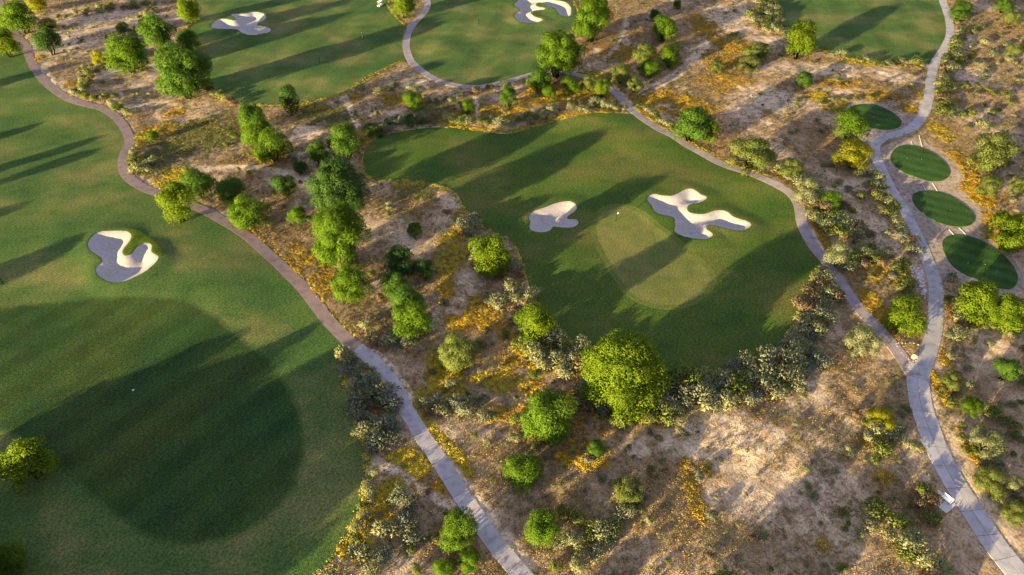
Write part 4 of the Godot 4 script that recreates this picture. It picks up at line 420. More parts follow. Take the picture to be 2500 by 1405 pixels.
const MOUNDS := [[12.0, -178.0, 17.0, 6.0, 1.5], [41.0, -164.0, 14.0, 8.0, 1.1], [62.0, -143.0, 13.0, 8.0, 1.2], [82.0, -128.0, 9.0, 7.0, 1.0], [10.0, -112.0, 8.0, 7.0, 0.9],
	[-22.0, -225.0, 7.0, 7.0, 0.9], [-82.0, -112.0, 12.0, 6.0, 0.6], [-60.0, -104.0, 14.0, 7.0, 0.6], [58.0, -62.0, 9.0, 6.0, 0.5], [36.0, -68.0, 12.0, 6.0, 0.7], [20.0, -56.0, 10.0, 7.0, 0.5],
	[-120.0, -190.0, 16.0, 12.0, 0.8], [120.0, -190.0, 15.0, 10.0, 0.8], [90.0, -205.0, 14.0, 9.0, 0.7], [-70.0, -205.0, 20.0, 8.0, 0.8]]

func make_heights() -> void:
	hts.resize(nx * nz)
	nrm.resize(nx * nz)
	tint.resize(nx * nz)
	cls.resize(nx * nz)
	for j in nz:
		var z := gz[j]
		for i in nx:
			var x := gx[i]
			hts[j * nx + i] = wide.get_noise_2d(x, z) * 0.55
	for m in MOUNDS:
		var m0: float = m[0]
		var m1: float = m[1]
		var m2: float = m[2]
		var m3: float = m[3]
		var m4: float = m[4]
		for j in range(gz.bsearch(m1 - m3 * 2.6), gz.bsearch(m1 + m3 * 2.6)):
			for i in range(gx.bsearch(m0 - m2 * 2.6), gx.bsearch(m0 + m2 * 2.6)):
				var u := (gx[i] - m0) / m2
				var v := (gz[j] - m1) / m3
				hts[j * nx + i] += m4 * exp(-(u * u + v * v) * 0.9)

# marks what each grid point belongs to
func mark(polys: Array, value: int) -> void:
	var box := bounds(polys)
	var ins := inside_map(polys, box)
	var w: int = box[2] - box[0] + 1
	for j in range(box[1], box[3] + 1):
		for i in range(box[0], box[2] + 1):
			if ins[(j - box[1]) * w + i - box[0]]: cls[j * nx + i] = value

func bounds(polys: Array) -> PackedInt32Array:
	var lo := Vector2(1e9, 1e9)
	var hi := -lo
	for p in polys:
		for q in p:
			lo = lo.min(q)
			hi = hi.max(q)
	return PackedInt32Array([maxi(gx.bsearch(lo.x) - 1, 0), maxi(gz.bsearch(lo.y) - 1, 0), mini(gx.bsearch(hi.x) + 1, nx - 1), mini(gz.bsearch(hi.y) + 1, nz - 1)])

var row_cuts := []
var col_cuts := []
func inside_map(polys: Array, box: PackedInt32Array) -> PackedByteArray:
	var w: int = box[2] - box[0] + 1
	var h: int = box[3] - box[1] + 1
	row_cuts = []
	col_cuts = []
	for j in h: row_cuts.append(PackedFloat32Array())
	for i in w: col_cuts.append(PackedFloat32Array())
	for p in polys:
		var n: int = p.size()
		for k in n:
			var a: Vector2 = p[k]
			var b: Vector2 = p[(k + 1) % n]
			var j0 := gz.bsearch(minf(a.y, b.y), false)
			while j0 < nz and gz[j0] <= maxf(a.y, b.y):
				if j0 >= box[1] and j0 <= box[3] and a.y != b.y:
					row_cuts[j0 - box[1]].append(a.x + (b.x - a.x) * (gz[j0] - a.y) / (b.y - a.y))
				j0 += 1
			var i0 := gx.bsearch(minf(a.x, b.x), false)
			while i0 < nx and gx[i0] <= maxf(a.x, b.x):
				if i0 >= box[0] and i0 <= box[2] and a.x != b.x:
					col_cuts[i0 - box[0]].append(a.y + (b.y - a.y) * (gx[i0] - a.x) / (b.x - a.x))
				i0 += 1
	var ins := PackedByteArray()
	ins.resize(w * h)
	for j in h:
		var c: PackedFloat32Array = row_cuts[j]
		c.sort()
		row_cuts[j] = c
		var k := 0
		var n := c.size()
		if n == 0: continue
		for i in w:
			while k < n and c[k] < gx[box[0] + i]: k += 1
			ins[j * w + i] = k & 1
	for i in w:
		var c: PackedFloat32Array = col_cuts[i]
		c.sort()
		col_cuts[i] = c
	return ins

func cut_in(c: PackedFloat32Array, a: float, b: float) -> float:
	var k := c.bsearch(a)
	if k < c.size() and c[k] <= b: return clampf(c[k], a + (b - a) * 0.02, b - (b - a) * 0.02)
	return (a + b) * 0.5

# one sheet of ground cut to its outlines (even-odd), lying lift above the bare ground
func sheet(called: String, polys: Array, lift: float, color: Callable, mat: Material, drop := 0.3) -> MeshInstance3D:
	var box := bounds(polys)
	var ins := inside_map(polys, box)
	var w: int = box[2] - box[0] + 1
	var h: int = box[3] - box[1] + 1
	var corner := PackedInt32Array()
	var across := PackedInt32Array()
	var along := PackedInt32Array()
	corner.resize(w * h)
	across.resize(w * h)
	along.resize(w * h)
	corner.fill(-1)
	across.fill(-1)
	along.fill(-1)
	var V := PackedVector3Array()
	var N := PackedVector3Array()
	var C := PackedColorArray()
	var I := PackedInt32Array()
	var loop := PackedInt32Array()
	var is_cut := PackedByteArray()
	for j in h - 1:
		for i in w - 1:
			var a := j * w + i
			var code := ins[a] + ins[a + 1] + ins[a + w] + ins[a + w + 1]
			if code == 0: continue
			loop.clear()
			is_cut.clear()
			for s in 4:
				var ci := i + (1 if s == 1 or s == 2 else 0)
				var cj := j + (1 if s >= 2 else 0)
				var at := cj * w + ci
				var g := (cj + box[1]) * nx + ci + box[0]
				if ins[at]:
					if corner[at] < 0:
						corner[at] = V.size()
						var p := Vector3(gx[ci + box[0]], hts[g] + lift, gz[cj + box[1]])
						V.append(p)
						N.append(nrm[g])
						C.append(color.call(p.x, p.z, g))
					loop.append(corner[at])
					is_cut.append(0)
				if code == 4: continue
				var ni := i + (1 if s == 0 or s == 1 else 0)
				var nj := j + (1 if s == 1 or s == 2 else 0)
				var bt := nj * w + ni
				if ins[at] == ins[bt]: continue
				if s == 0 or s == 2:
					var li := mini(ci, ni)
					var e := cj * w + li
					if across[e] < 0:
						across[e] = V.size()
						var xa := gx[li + box[0]]
						var xb := gx[li + 1 + box[0]]
						var x := cut_in(row_cuts[cj], xa, xb)
						var g0 := (cj + box[1]) * nx + li + box[0]
						var t := (x - xa) / (xb - xa)
						V.append(Vector3(x, lerpf(hts[g0], hts[g0 + 1], t) + lift, gz[cj + box[1]]))
						N.append(nrm[g0].lerp(nrm[g0 + 1], t).normalized())
						C.append(color.call(x, gz[cj + box[1]], g0))
					loop.append(across[e])
				else:
					var lj := mini(cj, nj)
					var e := lj * w + ci
					if along[e] < 0:
						along[e] = V.size()
						var za := gz[lj + box[1]]
						var zb := gz[lj + 1 + box[1]]
						var z := cut_in(col_cuts[ci], za, zb)
						var g0 := (lj + box[1]) * nx + ci + box[0]
						var t := (z - za) / (zb - za)
						V.append(Vector3(gx[ci + box[0]], lerpf(hts[g0], hts[g0 + nx], t) + lift, z))
						N.append(nrm[g0].lerp(nrm[g0 + nx], t).normalized())
						C.append(color.call(gx[ci + box[0]], z, g0))
					loop.append(along[e])
				is_cut.append(1)
			for k in range(1, loop.size() - 1):
				I.append(loop[0])
				I.append(loop[k])
				I.append(loop[k + 1])
			if code < 4 and drop > 0.0:
				for k in loop.size():
					var k2 := (k + 1) % loop.size()
					if is_cut[k] and is_cut[k2] and loop.size() > 2:
						var p := V[loop[k]]
						var q := V[loop[k2]]
						var out := Vector3(q.z - p.z, 0, p.x - q.x).normalized()
						var first := V.size()
						for v in [p, q, q - Vector3(0, drop, 0), p - Vector3(0, drop, 0)]:
							V.append(v)
							N.append(out)
							C.append(C[loop[k]])
						for d in [0, 2, 1, 0, 3, 2]: I.append(first + d)
	var arrays := []
	arrays.resize(Mesh.ARRAY_MAX)
	arrays[Mesh.ARRAY_VERTEX] = V
	arrays[Mesh.ARRAY_NORMAL] = N
	arrays[Mesh.ARRAY_COLOR] = C
	arrays[Mesh.ARRAY_INDEX] = I
	var mesh := ArrayMesh.new()
	mesh.add_surface_from_arrays(Mesh.PRIMITIVE_TRIANGLES, arrays)
	mesh.surface_set_material(0, mat)
	var o := MeshInstance3D.new()
	o.mesh = mesh
	o.name = numbered(called)
	add_child(o, true)
	return o

func ground_at(x: float, z: float) -> float:
	var i := clampi(gx.bsearch(x) - 1, 0, nx - 2)
	var j := clampi(gz.bsearch(z) - 1, 0, nz - 2)
	var u := clampf((x - gx[i]) / (gx[i + 1] - gx[i]), 0.0, 1.0)
	var v := clampf((z - gz[j]) / (gz[j + 1] - gz[j]), 0.0, 1.0)
	var g := j * nx + i
	return lerpf(lerpf(hts[g], hts[g + 1], u), lerpf(hts[g + nx], hts[g + nx + 1], u), v)

func class_at(x: float, z: float) -> int:
	var i := clampi(gx.bsearch(x), 0, nx - 1)
	var j := clampi(gz.bsearch(z), 0, nz - 1)
	return cls[j * nx + i]

func tint_at(x: float, z: float) -> Color:
	return tint[clampi(gz.bsearch(z), 0, nz - 1) * nx + clampi(gx.bsearch(x), 0, nx - 1)]

# soil and plant cover colours, linear
const COVER := {"P": Color(0.56, 0.43, 0.297), "B": Color(0.15, 0.1, 0.045), "R": Color(0.25, 0.14, 0.07), "O": Color(0.29, 0.155, 0.02), "Y": Color(0.21, 0.15, 0.02), "G": Color(0.11, 0.1, 0.035)}

func paint_ground() -> void:
	var soil := Color(0.345, 0.245, 0.152)
	var dark := Color(0.21, 0.14, 0.062)
	var pale := Color(0.5, 0.375, 0.245)
	for j in nz:
		var z := gz[j]
		for i in nx:
			var x := gx[i]
			var a := mid.get_noise_2d(x, z)
			var b := fine.get_noise_2d(x, z)
			var c := soil.lerp(pale, clampf(a * 1.3 + b * 0.5, 0.0, 1.0)) if a + b * 0.4 > 0.0 else soil.lerp(dark, clampf(-a * 1.5 - b * 0.6, 0.0, 1.0))
			tint[j * nx + i] = c
	for p in PATCHES:
		var px: float = p[0]
		var pz: float = p[1]
		var grow := 1.2 if p[4] in ["O", "Y"] else 1.0
		var rx: float = maxf(p[2], 1.0) * grow
		var rz: float = maxf(p[3], 1.0) * grow
		var c: Color = COVER[p[4]]
		var s: float = p[5]
		for j in range(gz.bsearch(pz - rz * 1.5), gz.bsearch(pz + rz * 1.5)):
			for i in range(gx.bsearch(px - rx * 1.5), gx.bsearch(px + rx * 1.5)):
				var u := (gx[i] - px) / rx
				var v := (gz[j] - pz) / rz
				var r := sqrt(u * u + v * v) + mid.get_noise_2d(gx[i] * 2.0, gz[j] * 2.0) * 0.5 + fine.get_noise_2d(gx[i] + 70.0, gz[j]) * 0.6
				var w := s * smoothstep(1.3, 0.45, r)
				if w > 0.01:
					var g := j * nx + i
					tint[g] = tint[g].lerp(c * (1.0 + 0.3 * fine.get_noise_2d(gx[i], gz[j] + 40.0)), w)
	for sdef in STRIPS:
		var line := curve_of(sdef[0], 0.7, false)
		var hw: float = sdef[1]
		var c: Color = COVER[sdef[2]]
		var seen := {}
		for q in line:
			for j in range(gz.bsearch(q.y - hw * 1.4), gz.bsearch(q.y + hw * 1.4) + 1):
				for i in range(gx.bsearch(q.x - hw * 1.4), gx.bsearch(q.x + hw * 1.4) + 1):
					var g := mini(j * nx + i, nx * nz - 1)
					var w: float = sdef[3] * smoothstep(1.25, 0.7, Vector2(gx[i], gz[j]).distance_to(q) / maxf(hw, 0.35) + 0.4 * fine.get_noise_2d(gx[i], gz[j]))
					if w > seen.get(g, 0.0): seen[g] = w
		for g in seen: tint[g] = tint[g].lerp(c, seen[g])

func shape_ground() -> void:
	# small relief of the open desert, none under turf and paths
	for j in nz:
		for i in nx:
			var g := j * nx + i
			if cls[g] == 0 and absf(gx[i]) < 240.0: hts[g] += fine.get_noise_2d(gx[i] * 0.7, gz[j] * 0.7) * 0.22
	for j in nz:
		for i in nx:
			var g := j * nx + i
			var l := maxi(i - 1, 0)
			var r := mini(i + 1, nx - 1)
			var u := maxi(j - 1, 0)
			var d := mini(j + 1, nz - 1)
			nrm[g] = Vector3(-(hts[j * nx + r] - hts[j * nx + l]) / (gx[r] - gx[l]), 1.0, -(hts[d * nx + i] - hts[u * nx + i]) / (gz[d] - gz[u])).normalized()

func dig(poly: PackedVector2Array, depth: float) -> void:
	var grown := 5.0
	var lo := Vector2(1e9, 1e9)
	var hi := -lo
	for q in poly:
		lo = lo.min(q)
		hi = hi.max(q)
	for j in range(gz.bsearch(lo.y - grown), gz.bsearch(hi.y + grown)):
		for i in range(gx.bsearch(lo.x - grown), gx.bsearch(hi.x + grown)):
			var q := Vector2(gx[i], gz[j])
			var e := edge_distance(q, poly)
			if Geometry2D.is_point_in_polygon(q, poly):
				hts[j * nx + i] += 0.38 - depth * smoothstep(-0.4, 3.7, e)
			elif e < grown:
				hts[j * nx + i] += 0.38 * smoothstep(grown, 0.0, e)

# ---------------------------------------------------------------- paths
func ribbon(flat: Array) -> Array:
	var line := curve_of(flat, 0.5, false)
	var out := []
	var run := 0.0
	for k in line.size():
		var t := (line[mini(k + 1, line.size() - 1)] - line[maxi(k - 1, 0)]).normalized()
		if k > 0: run += line[k].distance_to(line[k - 1])
		out.append([line[k], Vector2(-t.y, t.x), run])
	return out

func mark_path(rib: Array, hw: float) -> void:
	for s in rib:
		var q: Vector2 = s[0]
		for j in range(gz.bsearch(q.y - hw), gz.bsearch(q.y + hw) + 1):
			for i in range(gx.bsearch(q.x - hw), gx.bsearch(q.x + hw) + 1):
				if i < nx and j < nz and Vector2(gx[i], gz[j]).distance_to(q) < hw: cls[j * nx + i] = 2

# a piece of paving from station s0 to s1 and from side u0 to u1 (-1..1)
func paving(rib: Array, s0: int, s1: int, hw: float, u0: float, u1: float, gap: float, shade: Color, mat: Material) -> ArrayMesh:
	var st := SurfaceTool.new()
	st.begin(Mesh.PRIMITIVE_TRIANGLES)
	var cols := 4
	var rows := []
	for s in range(s0, s1 + 1):
		var q: Vector2 = rib[s][0]
		var n: Vector2 = rib[s][1]
		var t := Vector2(n.y, -n.x)
		if s == s0: q += t * gap
		if s == s1: q -= t * gap
		var row := []
		for c in cols + 1:
			var p := q + n * hw * lerpf(u0, u1, float(c) / cols)
			row.append(Vector3(p.x, ground_at(p.x, p.y) + PATH_LIFT, p.y))
		row.push_front(row[0] - Vector3(0, 0.14, 0))
		row.append(row[cols + 1] - Vector3(0, 0.14, 0))
		rows.append(row)
	st.set_color(shade)
	st.set_smooth_group(-1)
	for r in rows.size() - 1:
		for c in cols + 2:
			for v in [rows[r][c], rows[r + 1][c], rows[r + 1][c + 1], rows[r][c], rows[r + 1][c + 1], rows[r][c + 1]]: st.add_vertex(v)
	st.generate_normals()
	st.set_material(mat)
	return st.commit()

func slab_path(called: String, flat: Array, hw: float, length: float, lanes: int, gap: float, mat: Material, tone: Color) -> void:
	var rib := ribbon(flat)
	var root := Node3D.new()
	root.name = numbered(called)
	tag(root, "", "", "", "structure")
	add_child(root, true)
	var s0 := 0
	for s in range(1, rib.size()):
		if rib[s][2] - rib[s0][2] < length and s < rib.size() - 1: continue
		for lane in lanes:
			var u0 := -1.0 + 2.0 * lane / lanes
			var u1 := -1.0 + 2.0 * (lane + 1) / lanes
			if lane > 0: u0 += 0.03
			var o := MeshInstance3D.new()
			o.mesh = paving(rib, s0, s, hw, u0, u1, gap, tone * rng.randf_range(0.88, 1.1), mat)
			o.name = "slab"
			root.add_child(o, true)
		s0 = s

# ---------------------------------------------------------------- plants
func tube(st: SurfaceTool, a: Vector3, b: Vector3, ra: float, rb: float, sides := 6) -> void:
	var d := (b - a).normalized()
	var u := d.cross(Vector3(0.31, 0.2, 0.93)).normalized()
	var v := d.cross(u)
	for k in sides:
		var w0 := u * cos(TAU * k / sides) + v * sin(TAU * k / sides)
		var w1 := u * cos(TAU * (k + 1) / sides) + v * sin(TAU * (k + 1) / sides)
		for q in [[a + w0 * ra, w0], [a + w1 * ra, w1], [b + w1 * rb, w1], [a + w0 * ra, w0], [b + w1 * rb, w1], [b + w0 * rb, w0]]:
			st.set_normal(q[1])
			st.add_vertex(q[0])

func rand_dir() -> Vector3:
	var y := rng.randf_range(-1.0, 1.0)
	var a := rng.randf() * TAU
	var r := sqrt(1.0 - y * y)
	return Vector3(r * cos(a), y, r * sin(a))

# one sprig of leaves: a small folded leaf-shaped pair of faces
func sprig(V: PackedVector3Array, N: PackedVector3Array, C: PackedColorArray, p: Vector3, along: Vector3, out: Vector3, long: float, half: float, c: Color) -> void:
	var side := along.cross(out).normalized() * half
	var lift := out * half * 0.5
	var tip := p + along * long
	var m := p + along * long * 0.45
	var na := (out * 0.75 + along.cross(side).normalized() * 0.3 + side.normalized() * 0.35).normalized()
	var nb := (out * 0.75 + along.cross(side).normalized() * 0.3 - side.normalized() * 0.35).normalized()
	for v in [p, tip, m + side + lift]:
		V.append(v)
		N.append(na)
		C.append(c)
	for v in [p, m - side + lift, tip]:
		V.append(v)
		N.append(nb)
		C.append(c)

func leaf_mesh(V: PackedVector3Array, N: PackedVector3Array, C: PackedColorArray) -> ArrayMesh:
	var arrays := []
	arrays.resize(Mesh.ARRAY_MAX)
	arrays[Mesh.ARRAY_VERTEX] = V
	arrays[Mesh.ARRAY_NORMAL] = N
	arrays[Mesh.ARRAY_COLOR] = C
	var mesh := ArrayMesh.new()
	mesh.add_surface_from_arrays(Mesh.PRIMITIVE_TRIANGLES, arrays)
	return mesh

# a tree about wide metres across and high metres tall, standing at the origin
func make_tree(called: String, wide_: float, high: float, kind: int, sprigs: int, long: float) -> Node3D:
	var root := Node3D.new()
	root.name = called
	var lobes := []
	var clear := high * (0.04 if kind == 2 else 0.1)
	var R := wide_ * 0.5
	var ch := high - clear
	var n_lobes: int = [22, 24, 26, 18, 42][kind]
	var lobe_r: float = [0.36, 0.33, 0.31, 0.45, 0.26][kind]
	for k in n_lobes:
		var a := rng.randf() * TAU
		var rr := sqrt(rng.randf())
		var y := rng.randf()
		var span: float = sqrt(maxf(0.0, 1.0 - pow(absf(y - 0.38) / 0.64, 2.4)))
		var lr := R * lobe_r * rng.randf_range(0.55, 1.35)
		var reach := maxf(R - lr * 0.85, 0.1) * span * rng.randf_range(0.8, 1.12)
		if rng.randf() < 0.55: rr = rng.randf_range(0.75, 1.0)
		var flat := 0.8 if kind != 3 else 1.1
		var cy := clear + lr * flat * 0.7 + (ch - lr * flat * 1.5) * y
		lobes.append([Vector3(cos(a) * rr * reach, cy, sin(a) * rr * reach), lr, flat])
	if kind != 2 and kind != 3: lobes.append([Vector3(0, clear + ch * 0.46, 0), R * 0.66, ch * 0.46 / (R * 0.7)])
	var st := SurfaceTool.new()
	st.begin(Mesh.PRIMITIVE_TRIANGLES)
	var stems := 3 if kind != 3 else 1
	for s in stems:
		var foot := Vector3(cos(s * 2.2) * 0.02 * wide_ * (stems - 1), -0.25, sin(s * 2.2) * 0.02 * wide_ * (stems - 1))
		var fork := Vector3(cos(s * 2.2 + 0.5) * 0.1 * wide_ * (stems - 1) * 0.5, high * 0.32, sin(s * 2.2 + 0.5) * 0.1 * wide_ * (stems - 1) * 0.5)
		var mid_ := (foot + fork) * 0.5 + Vector3(0.03, 0, -0.02) * wide_
		tube(st, foot, mid_, wide_ * 0.026, wide_ * 0.021)
		tube(st, mid_, fork, wide_ * 0.021, wide_ * 0.016)
		for k in range(s, lobes.size(), stems):
			if k % 2 == 0 or kind == 2:
				var c: Vector3 = lobes[k][0]
				var knee := fork.lerp(c, 0.55) + Vector3(0, high * 0.04, 0)
				tube(st, fork, knee, wide_ * 0.012, wide_ * 0.008, 5)
				tube(st, knee, c + Vector3(0, lobes[k][1] * 0.3, 0), wide_ * 0.008, wide_ * 0.003, 5)
	st.set_material(bark)
	var trunk := MeshInstance3D.new()
	trunk.mesh = st.commit()
	trunk.name = "trunk"
	root.add_child(trunk, true)
	var V := PackedVector3Array()
	var N := PackedVector3Array()
	var C := PackedColorArray()
	var total := 0.0
	for l in lobes: total += l[1] * l[1]
	for l in lobes:
		var c: Vector3 = l[0]
		var lr: float = l[1]
		var n := int(sprigs * lr * lr / total)
		var tone := rng.randf_range(0.8, 1.15)
		for k in n:
			var d := rand_dir()
			if d.y < -0.35 and rng.randf() < 0.6: d.y = -d.y
			var bump := 0.82 + 0.3 * rng.randf() * rng.randf() + 0.16 * sin(d.x * 7.0 + c.x * 3.0) * sin(d.z * 8.0 + c.z * 5.0)
			if rng.randf() < 0.22: bump *= rng.randf_range(0.45, 0.9)
			var p := c + Vector3(d.x, d.y * l[2], d.z) * lr * bump
			var along := (d + rand_dir() * 0.9 + (Vector3.DOWN * 0.25 if kind != 2 else Vector3.UP * 0.35)).normalized()
			var out := (d + Vector3(0, 0.25, 0) + rand_dir() * 0.45).normalized()
			if absf(along.dot(out)) > 0.97: continue
			var f := tone * rng.randf_range(0.72, 1.2)
			var warm := rng.randf_range(-0.12, 0.12)
			sprig(V, N, C, p, along, out, long * rng.randf_range(0.7, 1.3), long * rng.randf_range(0.2, 0.34) * (0.6 if kind == 2 else 1.0), Color(f * (1.0 + warm), f, f * (1.0 - warm)))
	var crown := MeshInstance3D.new()
	crown.mesh = leaf_mesh(V, N, C)
	crown.name = "crown"
	root.add_child(crown, true)
	return root

func shrub_mesh(sprigs: int, kind: int) -> ArrayMesh:
	var V := PackedVector3Array()
	var N := PackedVector3Array()
	var C := PackedColorArray()
	var lobes := []
	for k in (5 if kind == 0 else 8):
		var a := rng.randf() * TAU
		var r := rng.randf_range(0.2, 0.62)
		lobes.append([Vector3(cos(a) * r, rng.randf_range(0.2, 0.75), sin(a) * r), rng.randf_range(0.3, 0.5)])
	lobes.append([Vector3(0, 0.55, 0), 0.5])
	for k in 9:
		var a := rng.randf() * TAU
		var tip := Vector3(cos(a) * 0.6, rng.randf_range(0.5, 0.9), sin(a) * 0.6)
		sprig(V, N, C, Vector3(0, -0.1, 0), tip.normalized(), Vector3(-tip.z, 0.4, tip.x).normalized(), tip.length(), 0.02, Color(0.7, 0.55, 0.5))
	for k in sprigs:
		var l = lobes[k % lobes.size()]
		var d := rand_dir()
		if d.y < -0.2: d.y = absf(d.y)
		var p: Vector3 = l[0] + Vector3(d.x, d.y * 0.85, d.z) * l[1] * rng.randf_range(0.6, 1.12)
		if p.y < 0.02: p.y = rng.randf_range(0.02, 0.15)
		var out := (d + Vector3(0, 0.25, 0) + rand_dir() * 0.5).normalized()
		var along := (d * 0.8 + rand_dir() * 0.8 + Vector3(0, 0.4, 0)).normalized()
		if absf(along.dot(out)) > 0.97: continue
		var f := rng.randf_range(0.65, 1.25)
		var warm := rng.randf_range(-0.1, 0.16)
		sprig(V, N, C, p, along, out, rng.randf_range(0.14, 0.27), rng.randf_range(0.035, 0.06), Color(f * (1.0 + warm), f, f * (1.0 - warm)))
	return leaf_mesh(V, N, C)

# a low tuft: blades from one foot, with a few heads of colour on top
func tuft_mesh(blades: int, spread: float, high: float, width: float, stem: Color, head: Color, heads: float) -> ArrayMesh:
	var V := PackedVector3Array()
	var N := PackedVector3Array()
	var C := PackedColorArray()
	for k in blades:
		var a := rng.randf() * TAU
		var foot := Vector3(cos(a), 0, sin(a)) * spread * sqrt(rng.randf()) * 0.75
		var lean := Vector3(cos(a), 0, sin(a)) * rng.randf_range(0.1, 0.8)
		var d := (lean + Vector3.UP).normalized()
		var side := Vector3(-sin(a), 0, cos(a))
		var long := high * rng.randf_range(0.6, 1.15)
		var topped := rng.randf() < heads
		var tip := foot + d * long
		for v in [foot - side * width, tip, foot + side * width]:
			V.append(v - Vector3(0, 0.02, 0))
			N.append((side.cross(d) * 0.5 + Vector3.UP * 0.8).normalized())
			C.append(stem * rng.randf_range(0.75, 1.25))
		if topped:
			var s := width * 1.7
			var c := head * rng.randf_range(0.75, 1.2)
			var f := rng.randf() * TAU
			var nn := (Vector3.UP + lean * 1.4).normalized()
			for q in 2:
				for m in 3:
					var w := f + q * 1.05 + m * TAU / 3.0
					V.append(tip + Vector3(cos(w), 0.25 * sin(w * 2.0) + 0.1 * q, sin(w)) * s)
					N.append(nn)
					C.append(c)
	return leaf_mesh(V, N, C)

var bark: StandardMaterial3D

func leaf_mat(c: Color, glow: float) -> StandardMaterial3D:
	var m := StandardMaterial3D.new()
	m.albedo_color = c.linear_to_srgb()
	m.vertex_color_use_as_albedo = true
	m.roughness = 0.75
	m.metallic_specular = 0.25
	m.cull_mode = BaseMaterial3D.CULL_DISABLED
	m.backlight_enabled = glow > 0.0
	m.backlight = Color(glow, glow, glow * 0.5)
	return m

func scatter(called: String, label: String, category: String, mesh: Mesh, mat: Material, spots: Array) -> void:
	var mm := MultiMesh.new()
	mm.transform_format = MultiMesh.TRANSFORM_3D
	mm.use_colors = true
	mm.mesh = mesh
	mm.instance_count = spots.size()
	for k in spots.size():
		mm.set_instance_transform(k, spots[k][0])
		mm.set_instance_color(k, spots[k][1])
	var o := MultiMeshInstance3D.new()
	o.multimesh = mm
	o.material_override = mat
	o.name = numbered(called)
	tag(o, label, category, "", "stuff")
	add_child(o, true)

func spot(x: float, z: float, s: float, c: Color) -> Array:
	var b := Basis(Vector3.UP, rng.randf() * TAU).scaled(Vector3(s, s * rng.randf_range(0.8, 1.2), s))
	return [Transform3D(b, Vector3(x, ground_at(x, z), z)), c]

# ---------------------------------------------------------------- small things
func box(st: SurfaceTool, at: Vector3, size: Vector3, turn := Basis.IDENTITY, bevel := 0.15) -> void:
	var h := size * 0.5
	var e := minf(minf(h.x, h.y), h.z) * bevel
	# six faces drawn in by the bevel, joined by chamfers
	for ax in 3:
		for sg in [-1.0, 1.0]:
			var n := Vector3.ZERO
			n[ax] = sg
			var u := Vector3.ZERO
			u[(ax + 1) % 3] = 1.0
			var v := n.cross(u)
			var hu := h[(ax + 1) % 3] - e
			var hv := h[(ax + 2) % 3] - e
			var c := n * h[ax]
			quad(st, at, turn, c - u * hu - v * hv, c + u * hu - v * hv, c + u * hu + v * hv, c - u * hu + v * hv, n)
	for ax in 3:
		for sa in [-1.0, 1.0]:
			for sb in [-1.0, 1.0]:
				var b := (ax + 1) % 3
				var c2 := (ax + 2) % 3
				var p := Vector3.ZERO
				p[b] = sa * h[b]
				p[c2] = sb * (h[c2] - e)
				var q := Vector3.ZERO
				q[b] = sa * (h[b] - e)
				q[c2] = sb * h[c2]
				var l := Vector3.ZERO
				l[ax] = h[ax] - e
				var n := Vector3.ZERO
				n[b] = sa
				n[c2] = sb
				n = n.normalized()
				quad(st, at, turn, p - l, p + l, q + l, q - l, n)

func quad(st: SurfaceTool, at: Vector3, turn: Basis, a: Vector3, b: Vector3, c: Vector3, d: Vector3, n: Vector3) -> void:
	if (b - a).cross(c - a).dot(n) > 0.0:
		var t := b
		b = d
		d = t
	st.set_normal(turn * n)
	for v in [a, b, c, a, c, d]: st.add_vertex(at + turn * v)

func begin() -> SurfaceTool:
	var st := SurfaceTool.new()
	st.begin(Mesh.PRIMITIVE_TRIANGLES)
	return st

func part(st: SurfaceTool, called: String, mat: Material, parent: Node) -> MeshInstance3D:
	st.set_material(mat)
	var o := MeshInstance3D.new()
	o.mesh = st.commit()
	o.name = called if parent != self else numbered(called)
	parent.add_child(o, true)
	return o

func base(called: String, x: float, z: float, turn := 0.0, lift := 0.0) -> Node3D:
	var o := Node3D.new()
	o.name = numbered(called)
	add_child(o, true)
	o.position = Vector3(x, ground_at(x, z) + lift, z)
	o.rotation.y = turn
	return o

func wheel(st: SurfaceTool, at: Vector3, r: float, wide_: float) -> void:
	for k in 16:
		var a0 := TAU * k / 16.0
		var a1 := TAU * (k + 1) / 16.0
		var p0 := Vector3(0, cos(a0), sin(a0))
		var p1 := Vector3(0, cos(a1), sin(a1))
		var x := Vector3(wide_ * 0.5, 0, 0)
		quad(st, at, Basis.IDENTITY, p0 * r - x, p1 * r - x, p1 * r + x, p0 * r + x, (p0 + p1).normalized())
		for s in [-1.0, 1.0]:
			st.set_normal(Vector3(s, 0, 0))
			var tri := [x * s, p0 * r + x * s, p1 * r + x * s]
			if s > 0.0: tri.reverse()
			for v in tri: st.add_vertex(at + v)

